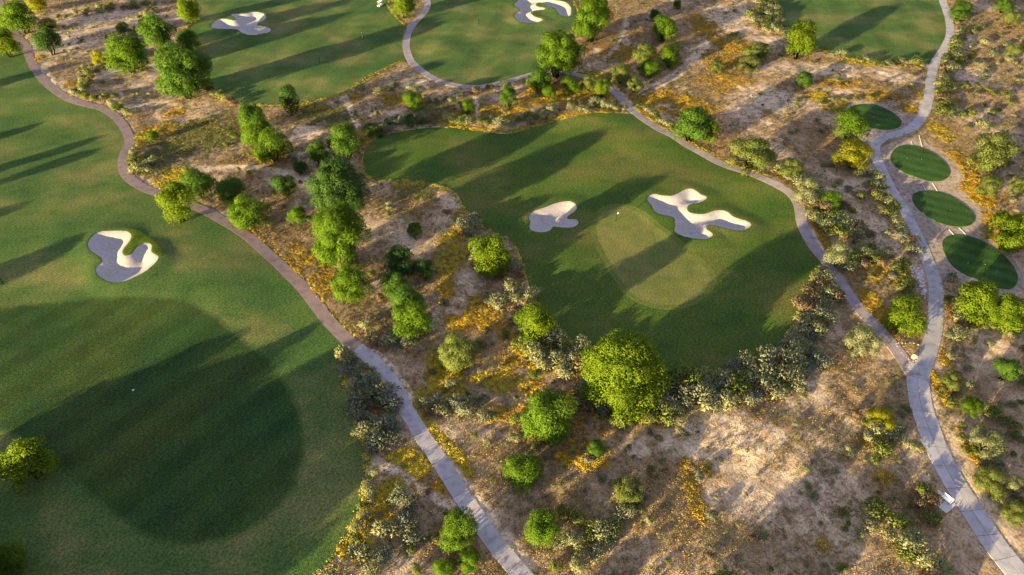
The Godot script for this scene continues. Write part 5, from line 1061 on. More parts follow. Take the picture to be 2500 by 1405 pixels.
# a body as one surface: distances to tapered bones, smoothly joined, meshed as surface nets
func body_mesh(bones: Array, lo: Vector3, hi: Vector3, cell: float) -> ArrayMesh:
	var n := Vector3i(((hi - lo) / cell).ceil())
	var f := PackedFloat32Array()
	f.resize((n.x + 1) * (n.y + 1) * (n.z + 1))
	var own := PackedColorArray()
	own.resize(f.size())
	var sy := n.x + 1
	var sz := (n.x + 1) * (n.y + 1)
	for k in n.z + 1:
		for j in n.y + 1:
			for i in n.x + 1:
				var p := lo + Vector3(i, j, k) * cell
				var d := 1.0
				var near := 1.0
				var c := Color.WHITE
				for b in bones:
					var a: Vector3 = b[0]
					var ab: Vector3 = b[1] - a
					var t := clampf((p - a).dot(ab) / maxf(ab.length_squared(), 1e-6), 0.0, 1.0)
					var e := p.distance_to(a + ab * t) - lerpf(b[2], b[3], t)
					if e < near:
						near = e
						c = b[4]
					var h := clampf(0.5 + 0.5 * (d - e) / 0.035, 0.0, 1.0)
					d = lerpf(d, e, h) - 0.035 * h * (1.0 - h)
				f[k * sz + j * sy + i] = d
				own[k * sz + j * sy + i] = c
	var V := PackedVector3Array()
	var C := PackedColorArray()
	var id := PackedInt32Array()
	id.resize(f.size())
	id.fill(-1)
	for k in n.z:
		for j in n.y:
			for i in n.x:
				var g := k * sz + j * sy + i
				var sum := Vector3.ZERO
				var cnt := 0
				for e in [[0, 1], [0, sy], [0, sz], [1, 1 + sy], [1, 1 + sz], [sy, sy + 1], [sy, sy + sz], [sz, sz + 1], [sz, sz + sy], [1 + sy, 1 + sy + sz], [1 + sz, 1 + sy + sz], [sy + sz, 1 + sy + sz]]:
					var a := f[g + e[0]]
					var b := f[g + e[1]]
					if (a < 0.0) != (b < 0.0):
						sum += at_corner(e[0], sy, sz).lerp(at_corner(e[1], sy, sz), a / (a - b))
						cnt += 1
				if cnt:
					id[g] = V.size()
					V.append(lo + (Vector3(i, j, k) + sum / cnt) * cell)
					C.append(own[g])
	var I := PackedInt32Array()
	for k in range(1, n.z):
		for j in range(1, n.y):
			for i in range(1, n.x):
				var g := k * sz + j * sy + i
				var s := f[g] < 0.0
				for ax in 3:
					var step: int = [1, sy, sz][ax]
					var u: int = [sy, sz, 1][ax]
					var v: int = [sz, 1, sy][ax]
					if s == (f[g + step] < 0.0): continue
					var q := [id[g], id[g - u], id[g - u - v], id[g - v]]
					if q.min() < 0: continue
					if not s: q.reverse()
					for m in [0, 2, 1, 0, 3, 2]: I.append(q[m])
	var st := SurfaceTool.new()
	st.begin(Mesh.PRIMITIVE_TRIANGLES)
	for v in V.size():
		st.set_color(C[v])
		st.set_smooth_group(0)
		st.add_vertex(V[v])
	for m in I: st.add_index(m)
	st.generate_normals()
	return st.commit()

func at_corner(o: int, sy: int, sz: int) -> Vector3:
	return Vector3((o % sz) % sy, (o % sz) / sy, o / sz)

func make_person(called: String, x: float, z: float, turn: float, shirt: Color, trousers: Color, hat: Color, label: String) -> void:
	var skin := Color(0.45, 0.25, 0.16)
	var shoe := Color(0.5, 0.48, 0.45)
	var b := [
		[Vector3(0, 1.12, 0), Vector3(0, 1.42, 0), 0.135, 0.16, shirt], [Vector3(-0.15, 1.44, 0), Vector3(0.15, 1.44, 0), 0.075, 0.075, shirt],
		[Vector3(0, 0.95, 0), Vector3(0, 1.1, 0), 0.145, 0.13, trousers], [Vector3(0, 1.5, 0), Vector3(0, 1.6, 0.01), 0.055, 0.05, skin],
		[Vector3(0, 1.66, 0.02), Vector3(0, 1.71, 0.02), 0.085, 0.095, skin], [Vector3(0, 1.66, 0.1), Vector3(0, 1.64, 0.125), 0.018, 0.015, skin],
		[Vector3(0, 1.75, 0.01), Vector3(0, 1.79, 0.0), 0.098, 0.08, hat], [Vector3(-0.05, 1.755, 0.1), Vector3(0.05, 1.755, 0.1), 0.035, 0.035, hat]]
	for s in [-1.0, 1.0]:
		b.append([Vector3(s * 0.09, 0.93, 0), Vector3(s * 0.11, 0.5, 0.03), 0.09, 0.06, trousers])
		b.append([Vector3(s * 0.11, 0.5, 0.03), Vector3(s * 0.13, 0.1, -0.02), 0.06, 0.042, trousers])
		b.append([Vector3(s * 0.13, 0.05, -0.03), Vector3(s * 0.15, 0.04, 0.14), 0.045, 0.038, shoe])
		b.append([Vector3(s * 0.19, 1.42, 0), Vector3(s * 0.25, 1.14, 0.02), 0.056, 0.043, shirt])
		b.append([Vector3(s * 0.25, 1.14, 0.02), Vector3(s * 0.19, 0.92, 0.16), 0.041, 0.03, skin])
		b.append([Vector3(s * 0.19, 0.92, 0.16), Vector3(s * 0.17, 0.86, 0.2), 0.034, 0.03, skin])
		for k in 4: b.append([Vector3(s * 0.18 + (k - 1.5) * 0.02, 0.85, 0.2), Vector3(s * 0.17 + (k - 1.5) * 0.02, 0.775 + absf(k - 1.5) * 0.01, 0.19), 0.01, 0.008, skin])
		b.append([Vector3(s * 0.15, 0.89, 0.2), Vector3(s * 0.12, 0.83, 0.23), 0.011, 0.009, skin])
	var o := MeshInstance3D.new()
	o.mesh = body_mesh(b, Vector3(-0.4, -0.02, -0.24), Vector3(0.4, 1.92, 0.34), 0.03)
	var m := StandardMaterial3D.new()
	m.vertex_color_use_as_albedo = true
	m.roughness = 0.85
	o.mesh.surface_set_material(0, m)
	o.name = numbered(called)
	tag(o, label, "person")
	add_child(o, true)
	o.position = Vector3(x, ground_at(x, z) + TURF_LIFT - 0.005, z)
	o.rotation.y = turn

func rock_mesh(seed_: int) -> ArrayMesh:
	var n := noise(seed_, 0.9, 3)
	var st := begin()
	var R := 7
	var S := 10
	var at := func(r: int, s: int) -> Vector3:
		var t := PI * r / R
		var a := TAU * (s % S) / S
		var d := Vector3(sin(t) * cos(a), cos(t), sin(t) * sin(a))
		d = d * (1.0 + 0.45 * n.get_noise_3dv(d * 1.3))
		return Vector3(d.x, maxf(d.y * 0.75, -0.35), d.z * 0.85)
	st.set_smooth_group(-1)
	for r in R:
		for s in S:
			var a: Vector3 = at.call(r, s)
			var b: Vector3 = at.call(r, s + 1)
			var c: Vector3 = at.call(r + 1, s + 1)
			var d: Vector3 = at.call(r + 1, s)
			for v in [a, b, c, a, c, d]: st.add_vertex(v)
	st.generate_normals()
	return st.commit()

# ================================================================ the scene
func _ready() -> void:
	rng.seed = 20240
	var cam := Camera3D.new()
	cam.name = "camera"
	cam.position = Vector3(0, 90, 0)
	cam.rotation_degrees = Vector3(-41, 0, 0)
	cam.fov = 45.7
	cam.near = 1.0
	cam.far = 6000.0
	add_child(cam)
	cam.current = true
	var env := Environment.new()
	env.background_mode = Environment.BG_SKY
	var sky := Sky.new()
	var sm := ProceduralSkyMaterial.new()
	sm.sky_top_color = Color(0.47, 0.5, 0.6)
	sm.sky_horizon_color = Color(0.67, 0.66, 0.66)
	sm.sky_curve = 0.14
	sm.ground_bottom_color = Color(0.25, 0.21, 0.17)
	sm.ground_horizon_color = Color(0.6, 0.55, 0.52)
	sm.energy_multiplier = 0.7
	sky.sky_material = sm
	env.sky = sky
	env.ambient_light_source = Environment.AMBIENT_SOURCE_SKY
	env.tonemap_mode = Environment.TONE_MAPPER_LINEAR
	env.tonemap_exposure = 5.9
	env.sdfgi_enabled = true
	env.ssao_enabled = true
	env.ssil_enabled = true
	var we := WorldEnvironment.new()
	we.name = "environment"
	we.environment = env
	add_child(we)
	var sun := DirectionalLight3D.new()
	sun.name = "sun"
	sun.light_color = Color(1.0, 0.91, 0.66)
	sun.light_energy = 1.6
	sun.light_angular_distance = 0.6
	sun.shadow_enabled = true
	var az := deg_to_rad(47.0)
	sun.look_at_from_position(Vector3.ZERO, Vector3(sin(az), -tan(deg_to_rad(9.0)), -cos(az)))
	add_child(sun)

	wide = noise(3, 0.016, 3)
	mid = noise(5, 0.055, 3)
	fine = noise(9, 0.24, 4)
	build_ground()
	build_paths()
	build_trees()
	build_shrubs()
	build_cover()
	build_small()

func build_ground() -> void:
	make_grid()
	make_heights()
	var turf := {}
	for k in TURF: turf[k] = closed(TURF[k], 3.0)
	var bunkers := {}
	for k in BUNKERS:
		bunkers[k] = closed(BUNKERS[k], 0.6)
		dig(bunkers[k], 1.55)
	var tees := {}
	for k in TEES: tees[k] = closed(TEES[k], 1.0)
	var green := closed(GREEN, 1.0)
	var fair := closed(FAIRWAY, 3.0)
	for k in turf: mark([turf[k]], 1)
	for a in APRONS: mark([closed(a, 3.0)], 3)
	for k in tees: mark([tees[k]], 1)
	for d in [[CART_PATH_WEST_RED, 1.6], [CART_PATH_WEST_GREY, 1.6], [CART_PATH_EAST, 1.6], [CART_PATH_MIDDLE, 1.6], [CART_PATH_TRUNK, 2.2]]: mark_path(ribbon(d[0]), d[1])
	shape_ground()
	paint_ground()

	var soil_tex := ramp_tex(21, 0.02, [[0.0, grey(0.62)], [0.45, grey(0.9)], [0.6, grey(0.97)], [1.0, grey(1.0)]])
	var soil_bump := normal_tex(22, 0.035, 9.0)
	var blotch := ramp_tex(24, 0.012, [[0.0, Color(0.68, 0.64, 0.6)], [0.45, Color(0.92, 0.9, 0.88)], [1.0, Color(1, 1, 1)]])
	var soil_mat := ground_mat(soil_tex, soil_bump, 6.1, 0.5, 1.0, blotch, 17.3)
	var all := PackedVector2Array([Vector2(gx[1] - 0.1, gz[1] - 0.1), Vector2(gx[nx - 2] + 0.1, gz[1] - 0.1), Vector2(gx[nx - 2] + 0.1, gz[nz - 2] + 0.1), Vector2(gx[1] - 0.1, gz[nz - 2] + 0.1)])
	tag(sheet("desert_ground", [all], 0.0, func(_x, _z, g): return tint[g], soil_mat, 0.0), "", "", "", "structure")

	var grass_tex := ramp_tex(31, 0.03, [[0.2, Color(0.7, 0.74, 0.7)], [0.5, Color(0.87, 0.88, 0.82)], [0.8, Color(1.0, 1.0, 0.95)]])
	var grass_bump := normal_tex(32, 0.09, 16.0)
	var grass_blotch := ramp_tex(34, 0.014, [[0.0, Color(0.84, 0.88, 0.84)], [0.5, Color(0.94, 0.95, 0.91)], [1.0, Color(1.0, 0.97, 0.88)]])
	var rough_mat := ground_mat(grass_tex, grass_bump, 8.3, 0.3, 1.0, grass_blotch, 33.1)
	var short_mat := ground_mat(grass_tex, grass_bump, 5.9, 0.3, 1.0, grass_blotch, 27.9)
	var dry := noise(41, 0.035, 4)
	var rough_color := func(x: float, z: float, _g: int) -> Color:
		var a := dry.get_noise_2d(x, z * 1.4)
		var b := fine.get_noise_2d(x * 0.4, z * 0.8)
		var c := Color(0.085, 0.125, 0.042).lerp(Color(0.18, 0.16, 0.072), clampf(a * 1.5 + b * 0.45, 0.0, 0.75))
		return c.lerp(Color(0.052, 0.1, 0.034), clampf(-a * 1.8 + b * 0.4, 0.0, 0.85))
	var centre_color := func(x: float, z: float, _g: int) -> Color:
		var a := dry.get_noise_2d(x * 0.8 + 50.0, z * 1.5)
		var b := fine.get_noise_2d(x * 0.25, z * 0.7)
		var edge := dry.get_noise_2d(x * 2.0, z * 2.0 + 70.0)
		var c := Color(0.075, 0.108, 0.027).lerp(Color(0.14, 0.125, 0.045), clampf(a * 1.4 + b * 0.4, 0.0, 0.7))
		return c.lerp(Color(0.05, 0.092, 0.024), clampf(-a * 1.6 + edge * 0.6, 0.0, 0.8))
	var fair_color := func(x: float, z: float, _g: int) -> Color:
		var a := dry.get_noise_2d(x + 300.0, z)
		var s := 1.0 + 0.09 * signf(sin((x * 0.8 + z * 0.6) * 0.9)) + 0.15 * fine.get_noise_2d(x * 0.5, z * 0.5)
		return Color(0.03, 0.062, 0.023).lerp(Color(0.055, 0.075, 0.024), clampf(a + 0.4, 0.0, 1.0)) * s
	var green_color := func(x: float, z: float, _g: int) -> Color:
		var a := dry.get_noise_2d(x * 1.6, z * 1.6 + 90.0)
		return Color(0.14, 0.15, 0.052).lerp(Color(0.185, 0.165, 0.066), clampf(a * 1.4 + 0.3, 0.0, 1.0)) * (1.0 + 0.12 * fine.get_noise_2d(x, z))
	var tee_color := func(x: float, z: float, _g: int) -> Color:
		return Color(0.042, 0.085, 0.026) * (1.0 + 0.12 * signf(sin((x * 0.5 - z * 0.85) * 1.7)) + 0.2 * fine.get_noise_2d(x, z))
	var lush_color := func(x: float, z: float, _g: int) -> Color:
		return Color(0.1, 0.13, 0.036).lerp(Color(0.13, 0.14, 0.045), clampf(dry.get_noise_2d(x * 2.0, z * 2.0) + 0.3, 0.0, 1.0))
	var banded := func(x: float, z: float, g: int) -> Color:
		var c: Color = rough_color.call(x, z, g)
		return c * (1.0 + 0.07 * signf(sin(x * 0.55 + z * 0.12)))
	var mown := soft_mask(fair, 1)
	var west_color := func(x: float, z: float, g: int) -> Color:
		var c: Color = rough_color.call(x, z, g)
		var w: float = mown.get(g, 0.0)
		return c if w <= 0.0 else c.lerp(fair_color.call(x, z, g), w)
	var holes := {"west": [bunkers["west fairway"]], "northwest": [bunkers["northwest"]], "north": [bunkers["north"]], "northeast": [], "centre": [bunkers["left of the green"], bunkers["right of the green"]]}
	var fringe := Geometry2D.offset_polygon(green, 1.3, Geometry2D.JOIN_ROUND)[0]
	holes["centre"].append(fringe)
	for k in turf: tag(sheet("turf_" + k, [turf[k]] + holes[k], TURF_LIFT, centre_color if k == "centre" else west_color if k == "west" else banded, rough_mat), "", "", "", "structure")
	tag(sheet("green_fringe", [fringe, green], TURF_LIFT - 0.01, lush_color, short_mat), "", "", "", "structure")
	tag(sheet("putting_green", [green], TURF_LIFT - 0.025, green_color, short_mat), "", "", "", "structure")
	var lip_color := func(x: float, z: float, _g: int) -> Color: return Color(0.1, 0.14, 0.015) * (1.0 + 0.35 * fine.get_noise_2d(x * 2.0, z * 2.0))
	tag(sheet("bunker_lip_grass", [closed(LIP, 0.8)], TURF_LIFT + 0.03, lip_color, rough_mat, 0.2), "", "", "", "structure")
	for k in tees: tag(sheet("tee_turf", [tees[k]], TURF_LIFT + 0.1, tee_color, short_mat, 0.45), "", "", "", "structure")
	var sand_tex := ramp_tex(51, 0.03, [[0.0, grey(0.8)], [0.5, grey(0.95)], [1.0, grey(1.0)]])
	var sand_blotch := ramp_tex(53, 0.018, [[0.0, grey(0.78)], [0.35, grey(0.95)], [1.0, grey(1.0)]])
	var sand_mat := ground_mat(sand_tex, normal_tex(52, 0.05, 6.0), 2.1, 0.6, 1.0, sand_blotch, 8.3)
	for k in bunkers:
		tag(sheet("bunker_sand", [bunkers[k]], 0.02, func(x: float, z: float, _g: int): return Color(0.34, 0.3, 0.285) * (1.0 + 0.1 * fine.get_noise_2d(x, z)), sand_mat, 0.0), "", "", "", "structure")
	var gravel_mat := ground_mat(ramp_tex(61, 0.08, [[0.0, grey(0.55)], [0.5, grey(0.9)], [1.0, grey(1.0)]]), normal_tex(62, 0.12, 10.0), 2.6, 0.9, 1.0, blotch, 9.1)
	for k in APRONS.size():
		var cut := [closed(APRONS[k], 3.0)]
		for t in tees:
			if (t == "farthest") == (k == 1): cut.append(tees[t])
		tag(sheet("gravel_apron", cut, 0.03, func(x: float, z: float, _g: int): return Color(0.4, 0.325, 0.27) * (1.0 + 0.2 * fine.get_noise_2d(x, z)), gravel_mat, 0.0), "", "", "", "structure")

# how far each grid point lies inside an outline whose edge is a few cells soft
func soft_mask(poly: PackedVector2Array, passes: int) -> Dictionary:
	var b := bounds([poly])
	b = PackedInt32Array([b[0] - 6, b[1] - 6, b[2] + 6, b[3] + 6])
	var ins := inside_map([poly], b)
	var w := b[2] - b[0] + 1
	var h := b[3] - b[1] + 1
	var f := PackedFloat32Array()
	f.resize(w * h)
	for k in w * h: f[k] = float(ins[k])
	for p in passes:
		var o := f.duplicate()
		for j in range(1, h - 1):
			for i in range(1, w - 1):
				var k := j * w + i
				f[k] = 0.2 * (o[k] + o[k - 1] + o[k + 1] + o[k - w] + o[k + w])
	var out := {}
	for j in h:
		for i in w:
			if f[j * w + i] > 0.004: out[(j + b[1]) * nx + i + b[0]] = f[j * w + i]
	return out

func build_paths() -> void:
	var concrete := ground_mat(ramp_tex(71, 0.03, [[0.0, grey(0.86)], [0.5, grey(0.95)], [1.0, grey(1.0)]]), normal_tex(72, 0.15, 4.0), 2.9, 0.5, 0.9, ramp_tex(73, 0.012, [[0.0, grey(0.8)], [0.45, grey(0.95)], [1.0, grey(1.0)]]), 15.7)
	var rib := ribbon(CART_PATH_WEST_RED)
	var o := MeshInstance3D.new()
	o.mesh = paving(rib, 0, rib.size() - 1, 1.25, -1.0, 1.0, 0.0, Color(0.19, 0.14, 0.13), concrete)
	o.name = "cart_path_red"
	tag(o, "", "", "", "structure")
	add_child(o, true)
	slab_path("cart_path", CART_PATH_WEST_GREY, 1.3, 3.2, 1, 0.02, concrete, Color(0.335, 0.3, 0.3))
	slab_path("cart_path", CART_PATH_MIDDLE, 1.25, 3.2, 1, 0.015, concrete, Color(0.26, 0.215, 0.215))
	slab_path("cart_path", CART_PATH_EAST, 1.35, 3.2, 1, 0.015, concrete, Color(0.32, 0.295, 0.3))
	slab_path("cart_path", CART_PATH_TRUNK, 1.8, 3.4, 2, 0.03, concrete, Color(0.38, 0.345, 0.345))

func build_trees() -> void:
	bark = plain(lin(0.16, 0.12, 0.085), 0.95)
	bark.albedo_texture = ramp_tex(81, 0.05, [[0.0, grey(0.5)], [1.0, grey(1.0)]])
	bark.uv1_triplanar = true
	for c in [Color(0.155, 0.225, 0.012), Color(0.115, 0.2, 0.014), Color(0.095, 0.18, 0.024), Color(0.07, 0.14, 0.03), Color(0.2, 0.235, 0.065), Color(0.33, 0.34, 0.205), Color(0.3, 0.29, 0.02), Color(0.23, 0.25, 0.19), Color(0.26, 0.19, 0.12)]: leaf_mats.append(leaf_mat(c, 0.95))
	var protos := []
	for k in 5:
		var row := []
		for v in ([4, 4, 4, 1, 3][k]):
			row.append(make_tree("tree", 8.0 if k < 3 else (6.0 if k == 3 else 13.0), [6.4, 6.4, 5.6, 8.0, 9.5][k], k, [13000, 14000, 13000, 9000, 42000][k], [0.27, 0.27, 0.33, 0.27, 0.29][k]))
		protos.append(row)
	var n := 0
	for t in TREES + UNSEEN_SHADE_TREES:
		var row: Array = protos[t[5]]
		var o: Node3D = row[n % row.size()].duplicate()
		var tone: int = t[4]
		o.name = numbered("palo_verde_tree" if tone in [0, 4, 6] else "mesquite_tree" if tone != 5 else "acacia_tree")
		add_child(o, true)
		o.position = Vector3(t[0], ground_at(t[0], t[1]), t[1])
		o.rotation.y = rng.randf() * TAU
		var w: float = t[2] / ([8.0, 8.0, 8.0, 6.0, 13.0][t[5]]) * 1.06
		o.scale = Vector3(w, t[3] / ([6.4, 6.4, 5.6, 8.0, 9.5][t[5]]), w)
		o.get_node("crown").material_override = leaf_mats[tone]
		tag(o, t[6], "tree", "trees of the course")
		n += 1
	for row in protos:
		for p in row: p.free()

func build_shrubs() -> void:
	var meshes := []
	for k in 7: meshes.append(shrub_mesh(700, k % 2))
	for at in SHRUBS.size():
		var zone: Array = SHRUBS[at]
		var list: Array = zone[2]
		var order := []
		for k in range(0, list.size(), 4): order.append([list[k], k])
		order.sort()
		var rank := {}
		for k in order.size(): rank[order[k][1]] = k
		var mid_z := 0.0
		for k in range(1, list.size(), 4): mid_z += list[k]
		mid_z /= maxf(order.size(), 1.0)
		for k in range(0, list.size(), 4):
			var o := MeshInstance3D.new()
			o.mesh = meshes[rng.randi() % 7]
			var tone := int(list[k + 3])
			if rng.randf() < 0.09: tone = 8
			o.material_override = leaf_mats[tone]
			o.name = numbered({3: "green_shrub", 4: "brittle_bush" if at < HEDGE_ZONES else "desert_bush", 5: "hedge_shrub" if at < HEDGE_ZONES else "sage_shrub", 7: "saltbush", 8: "dry_shrub"}[tone])
			add_child(o, true)
			var r: float = list[k + 2] * (1.35 if at < HEDGE_ZONES else 1.15)
			o.position = Vector3(list[k], ground_at(list[k], list[k + 1]), list[k + 1])
			o.rotation.y = rng.randf() * TAU
			o.scale = Vector3(r, r * rng.randf_range(0.75, 1.0), r * rng.randf_range(0.85, 1.15))
			var which: String = zone[0]
			if tone == 8: which = "brown dry " + which.replace("grey-green ", "").replace("pale ", "").replace("olive ", "").replace("grey ", "").replace("dark ", "")
			if order.size() <= 12 and which.split(" ").size() <= 12:
				which += ", " + ("leftmost one" if rank[k] == 0 else "rightmost one" if rank[k] == order.size() - 1 else ORDINALS[rank[k]] + " from the left")
			elif order.size() > 12 and which.split(" ").size() <= 13:
				which += ", " + ("far" if list[k + 1] < mid_z else "near") + [" left", " middle", " right"][mini(rank[k] * 3 / order.size(), 2)] + " part"
			tag(o, which, "shrub", zone[1])

func build_cover() -> void:
	var mat := leaf_mat(Color(1, 1, 1), 0.3)
	var orange := []
	var yellow := []
	var herbs := []
	for p in PATCHES:
		if not p[4] in ["O", "Y", "G"]: continue
		var area: float = PI * p[2] * p[3]
		for k in int(minf(area * 32.0 * p[5], 20000.0)):
			var a := rng.randf() * TAU
			var r := sqrt(rng.randf()) * 1.25
			var x: float = p[0] + cos(a) * r * p[2]
			var z: float = p[1] + sin(a) * r * p[3]
			if r + mid.get_noise_2d(x * 2.0, z * 2.0) * 0.5 + fine.get_noise_2d(x + 70.0, z) * 0.9 > 0.8 + 0.35 * rng.randf() or class_at(x, z) != 0 or tint_at(x, z).r > 0.43: continue
			var f := rng.randf_range(0.55, 1.15)
			if p[4] == "G" or rng.randf() < 0.3: herbs.append(spot(x, z, rng.randf_range(0.6, 1.3), grey(f)))
			elif p[4] == "Y" or rng.randf() < 0.25: yellow.append(spot(x, z, rng.randf_range(0.7, 1.3), grey(f)))
			else: orange.append(spot(x, z, rng.randf_range(0.7, 1.3), grey(f)))
	for s in STRIPS:
		if not s[2] in ["O", "Y"]: continue
		var line := curve_of(s[0], 0.25, false)
		for q in line:
			for k in 8:
				var x: float = q.x + rng.randfn() * s[1] * 0.6
				var z: float = q.y + rng.randfn() * s[1] * 0.6
				if class_at(x, z) != 0: continue
				(yellow if rng.randf() < 0.4 else herbs if rng.randf() < 0.75 else orange).append(spot(x, z, rng.randf_range(0.7, 1.3), grey(rng.randf_range(0.75, 1.2))))
	# unmown growth along the edges of the turf
	for k in TURF:
		var rim := curve_of(TURF[k], 0.3, true)
		for q in rim:
			if absf(q.x) > 190.0 or q.y > -40.0 or q.y < -285.0: continue
			for m in 5:
				var x: float = q.x + rng.randfn() * 0.7
				var z: float = q.y + rng.randfn() * 0.7
				if class_at(x, z) == 0: (herbs if rng.randf() < 0.7 else yellow).append(spot(x, z, rng.randf_range(0.8, 1.7), grey(rng.randf_range(0.7, 1.3))))
	scatter("orange_wildflowers", "carpets of low orange desert wildflowers", "flowers", tuft_mesh(18, 0.34, 0.1, 0.04, Color(0.17, 0.11, 0.02), Color(0.46, 0.235, 0.012), 0.6), mat, orange)
	scatter("yellow_wildflowers", "patches of low yellow desert wildflowers", "flowers", tuft_mesh(18, 0.34, 0.1, 0.04, Color(0.15, 0.125, 0.02), Color(0.42, 0.3, 0.012), 0.55), mat, yellow)
	scatter("green_herbs", "low green weeds spread over the desert floor", "weeds", tuft_mesh(16, 0.3, 0.15, 0.04, Color(0.1, 0.11, 0.025), Color(0.13, 0.13, 0.03), 0.4), mat, herbs)
	var straw := []
	var low := []
	var tries := 0
	while tries < 460000:
		tries += 1
		var z := -42.0 - 245.0 * pow(rng.randf(), 0.8)
		var x := rng.randf_range(-1.0, 1.0) * (22.0 - z * 0.72)
		if class_at(x, z) != 0: continue
		var v := mid.get_noise_2d(x * 1.4, z * 1.4 + 500.0)
		var bare := tint_at(x, z).r > 0.4
		if rng.randf() < 0.035 + (0.0 if bare else 0.035) + v * 0.1:
			var dull := rng.randf_range(0.35, 1.15)
			low.append(spot(x, z, rng.randf_range(0.2, 0.4) + 0.35 * pow(rng.randf(), 3.0), Color(dull, dull * rng.randf_range(0.85, 1.0), dull * rng.randf_range(0.55, 1.0))))
		elif rng.randf() < (0.2 if bare else 0.8) + v * 0.9:
			var u := fine.get_noise_2d(x * 0.3 + 200.0, z * 0.3) + rng.randf_range(-0.35, 0.35)
			var c := Color(0.36, 0.235, 0.1) if u > 0.0 else Color(0.26, 0.18, 0.06) if u > -0.25 else Color(0.16, 0.14, 0.05)
			straw.append(spot(x, z, rng.randf_range(0.5, 1.35), c * rng.randf_range(0.6, 1.2)))
	scatter("dry_grass", "straw-coloured dry grass tufts over the desert floor", "grass", tuft_mesh(16, 0.34, 0.12, 0.04, Color(1, 1, 1), Color(1, 1, 1), 0.2), mat, straw)
	scatter("low_scrub", "tiny grey-green scrub dotting the desert floor", "scrub", shrub_mesh(90, 1), leaf_mats[5], low)

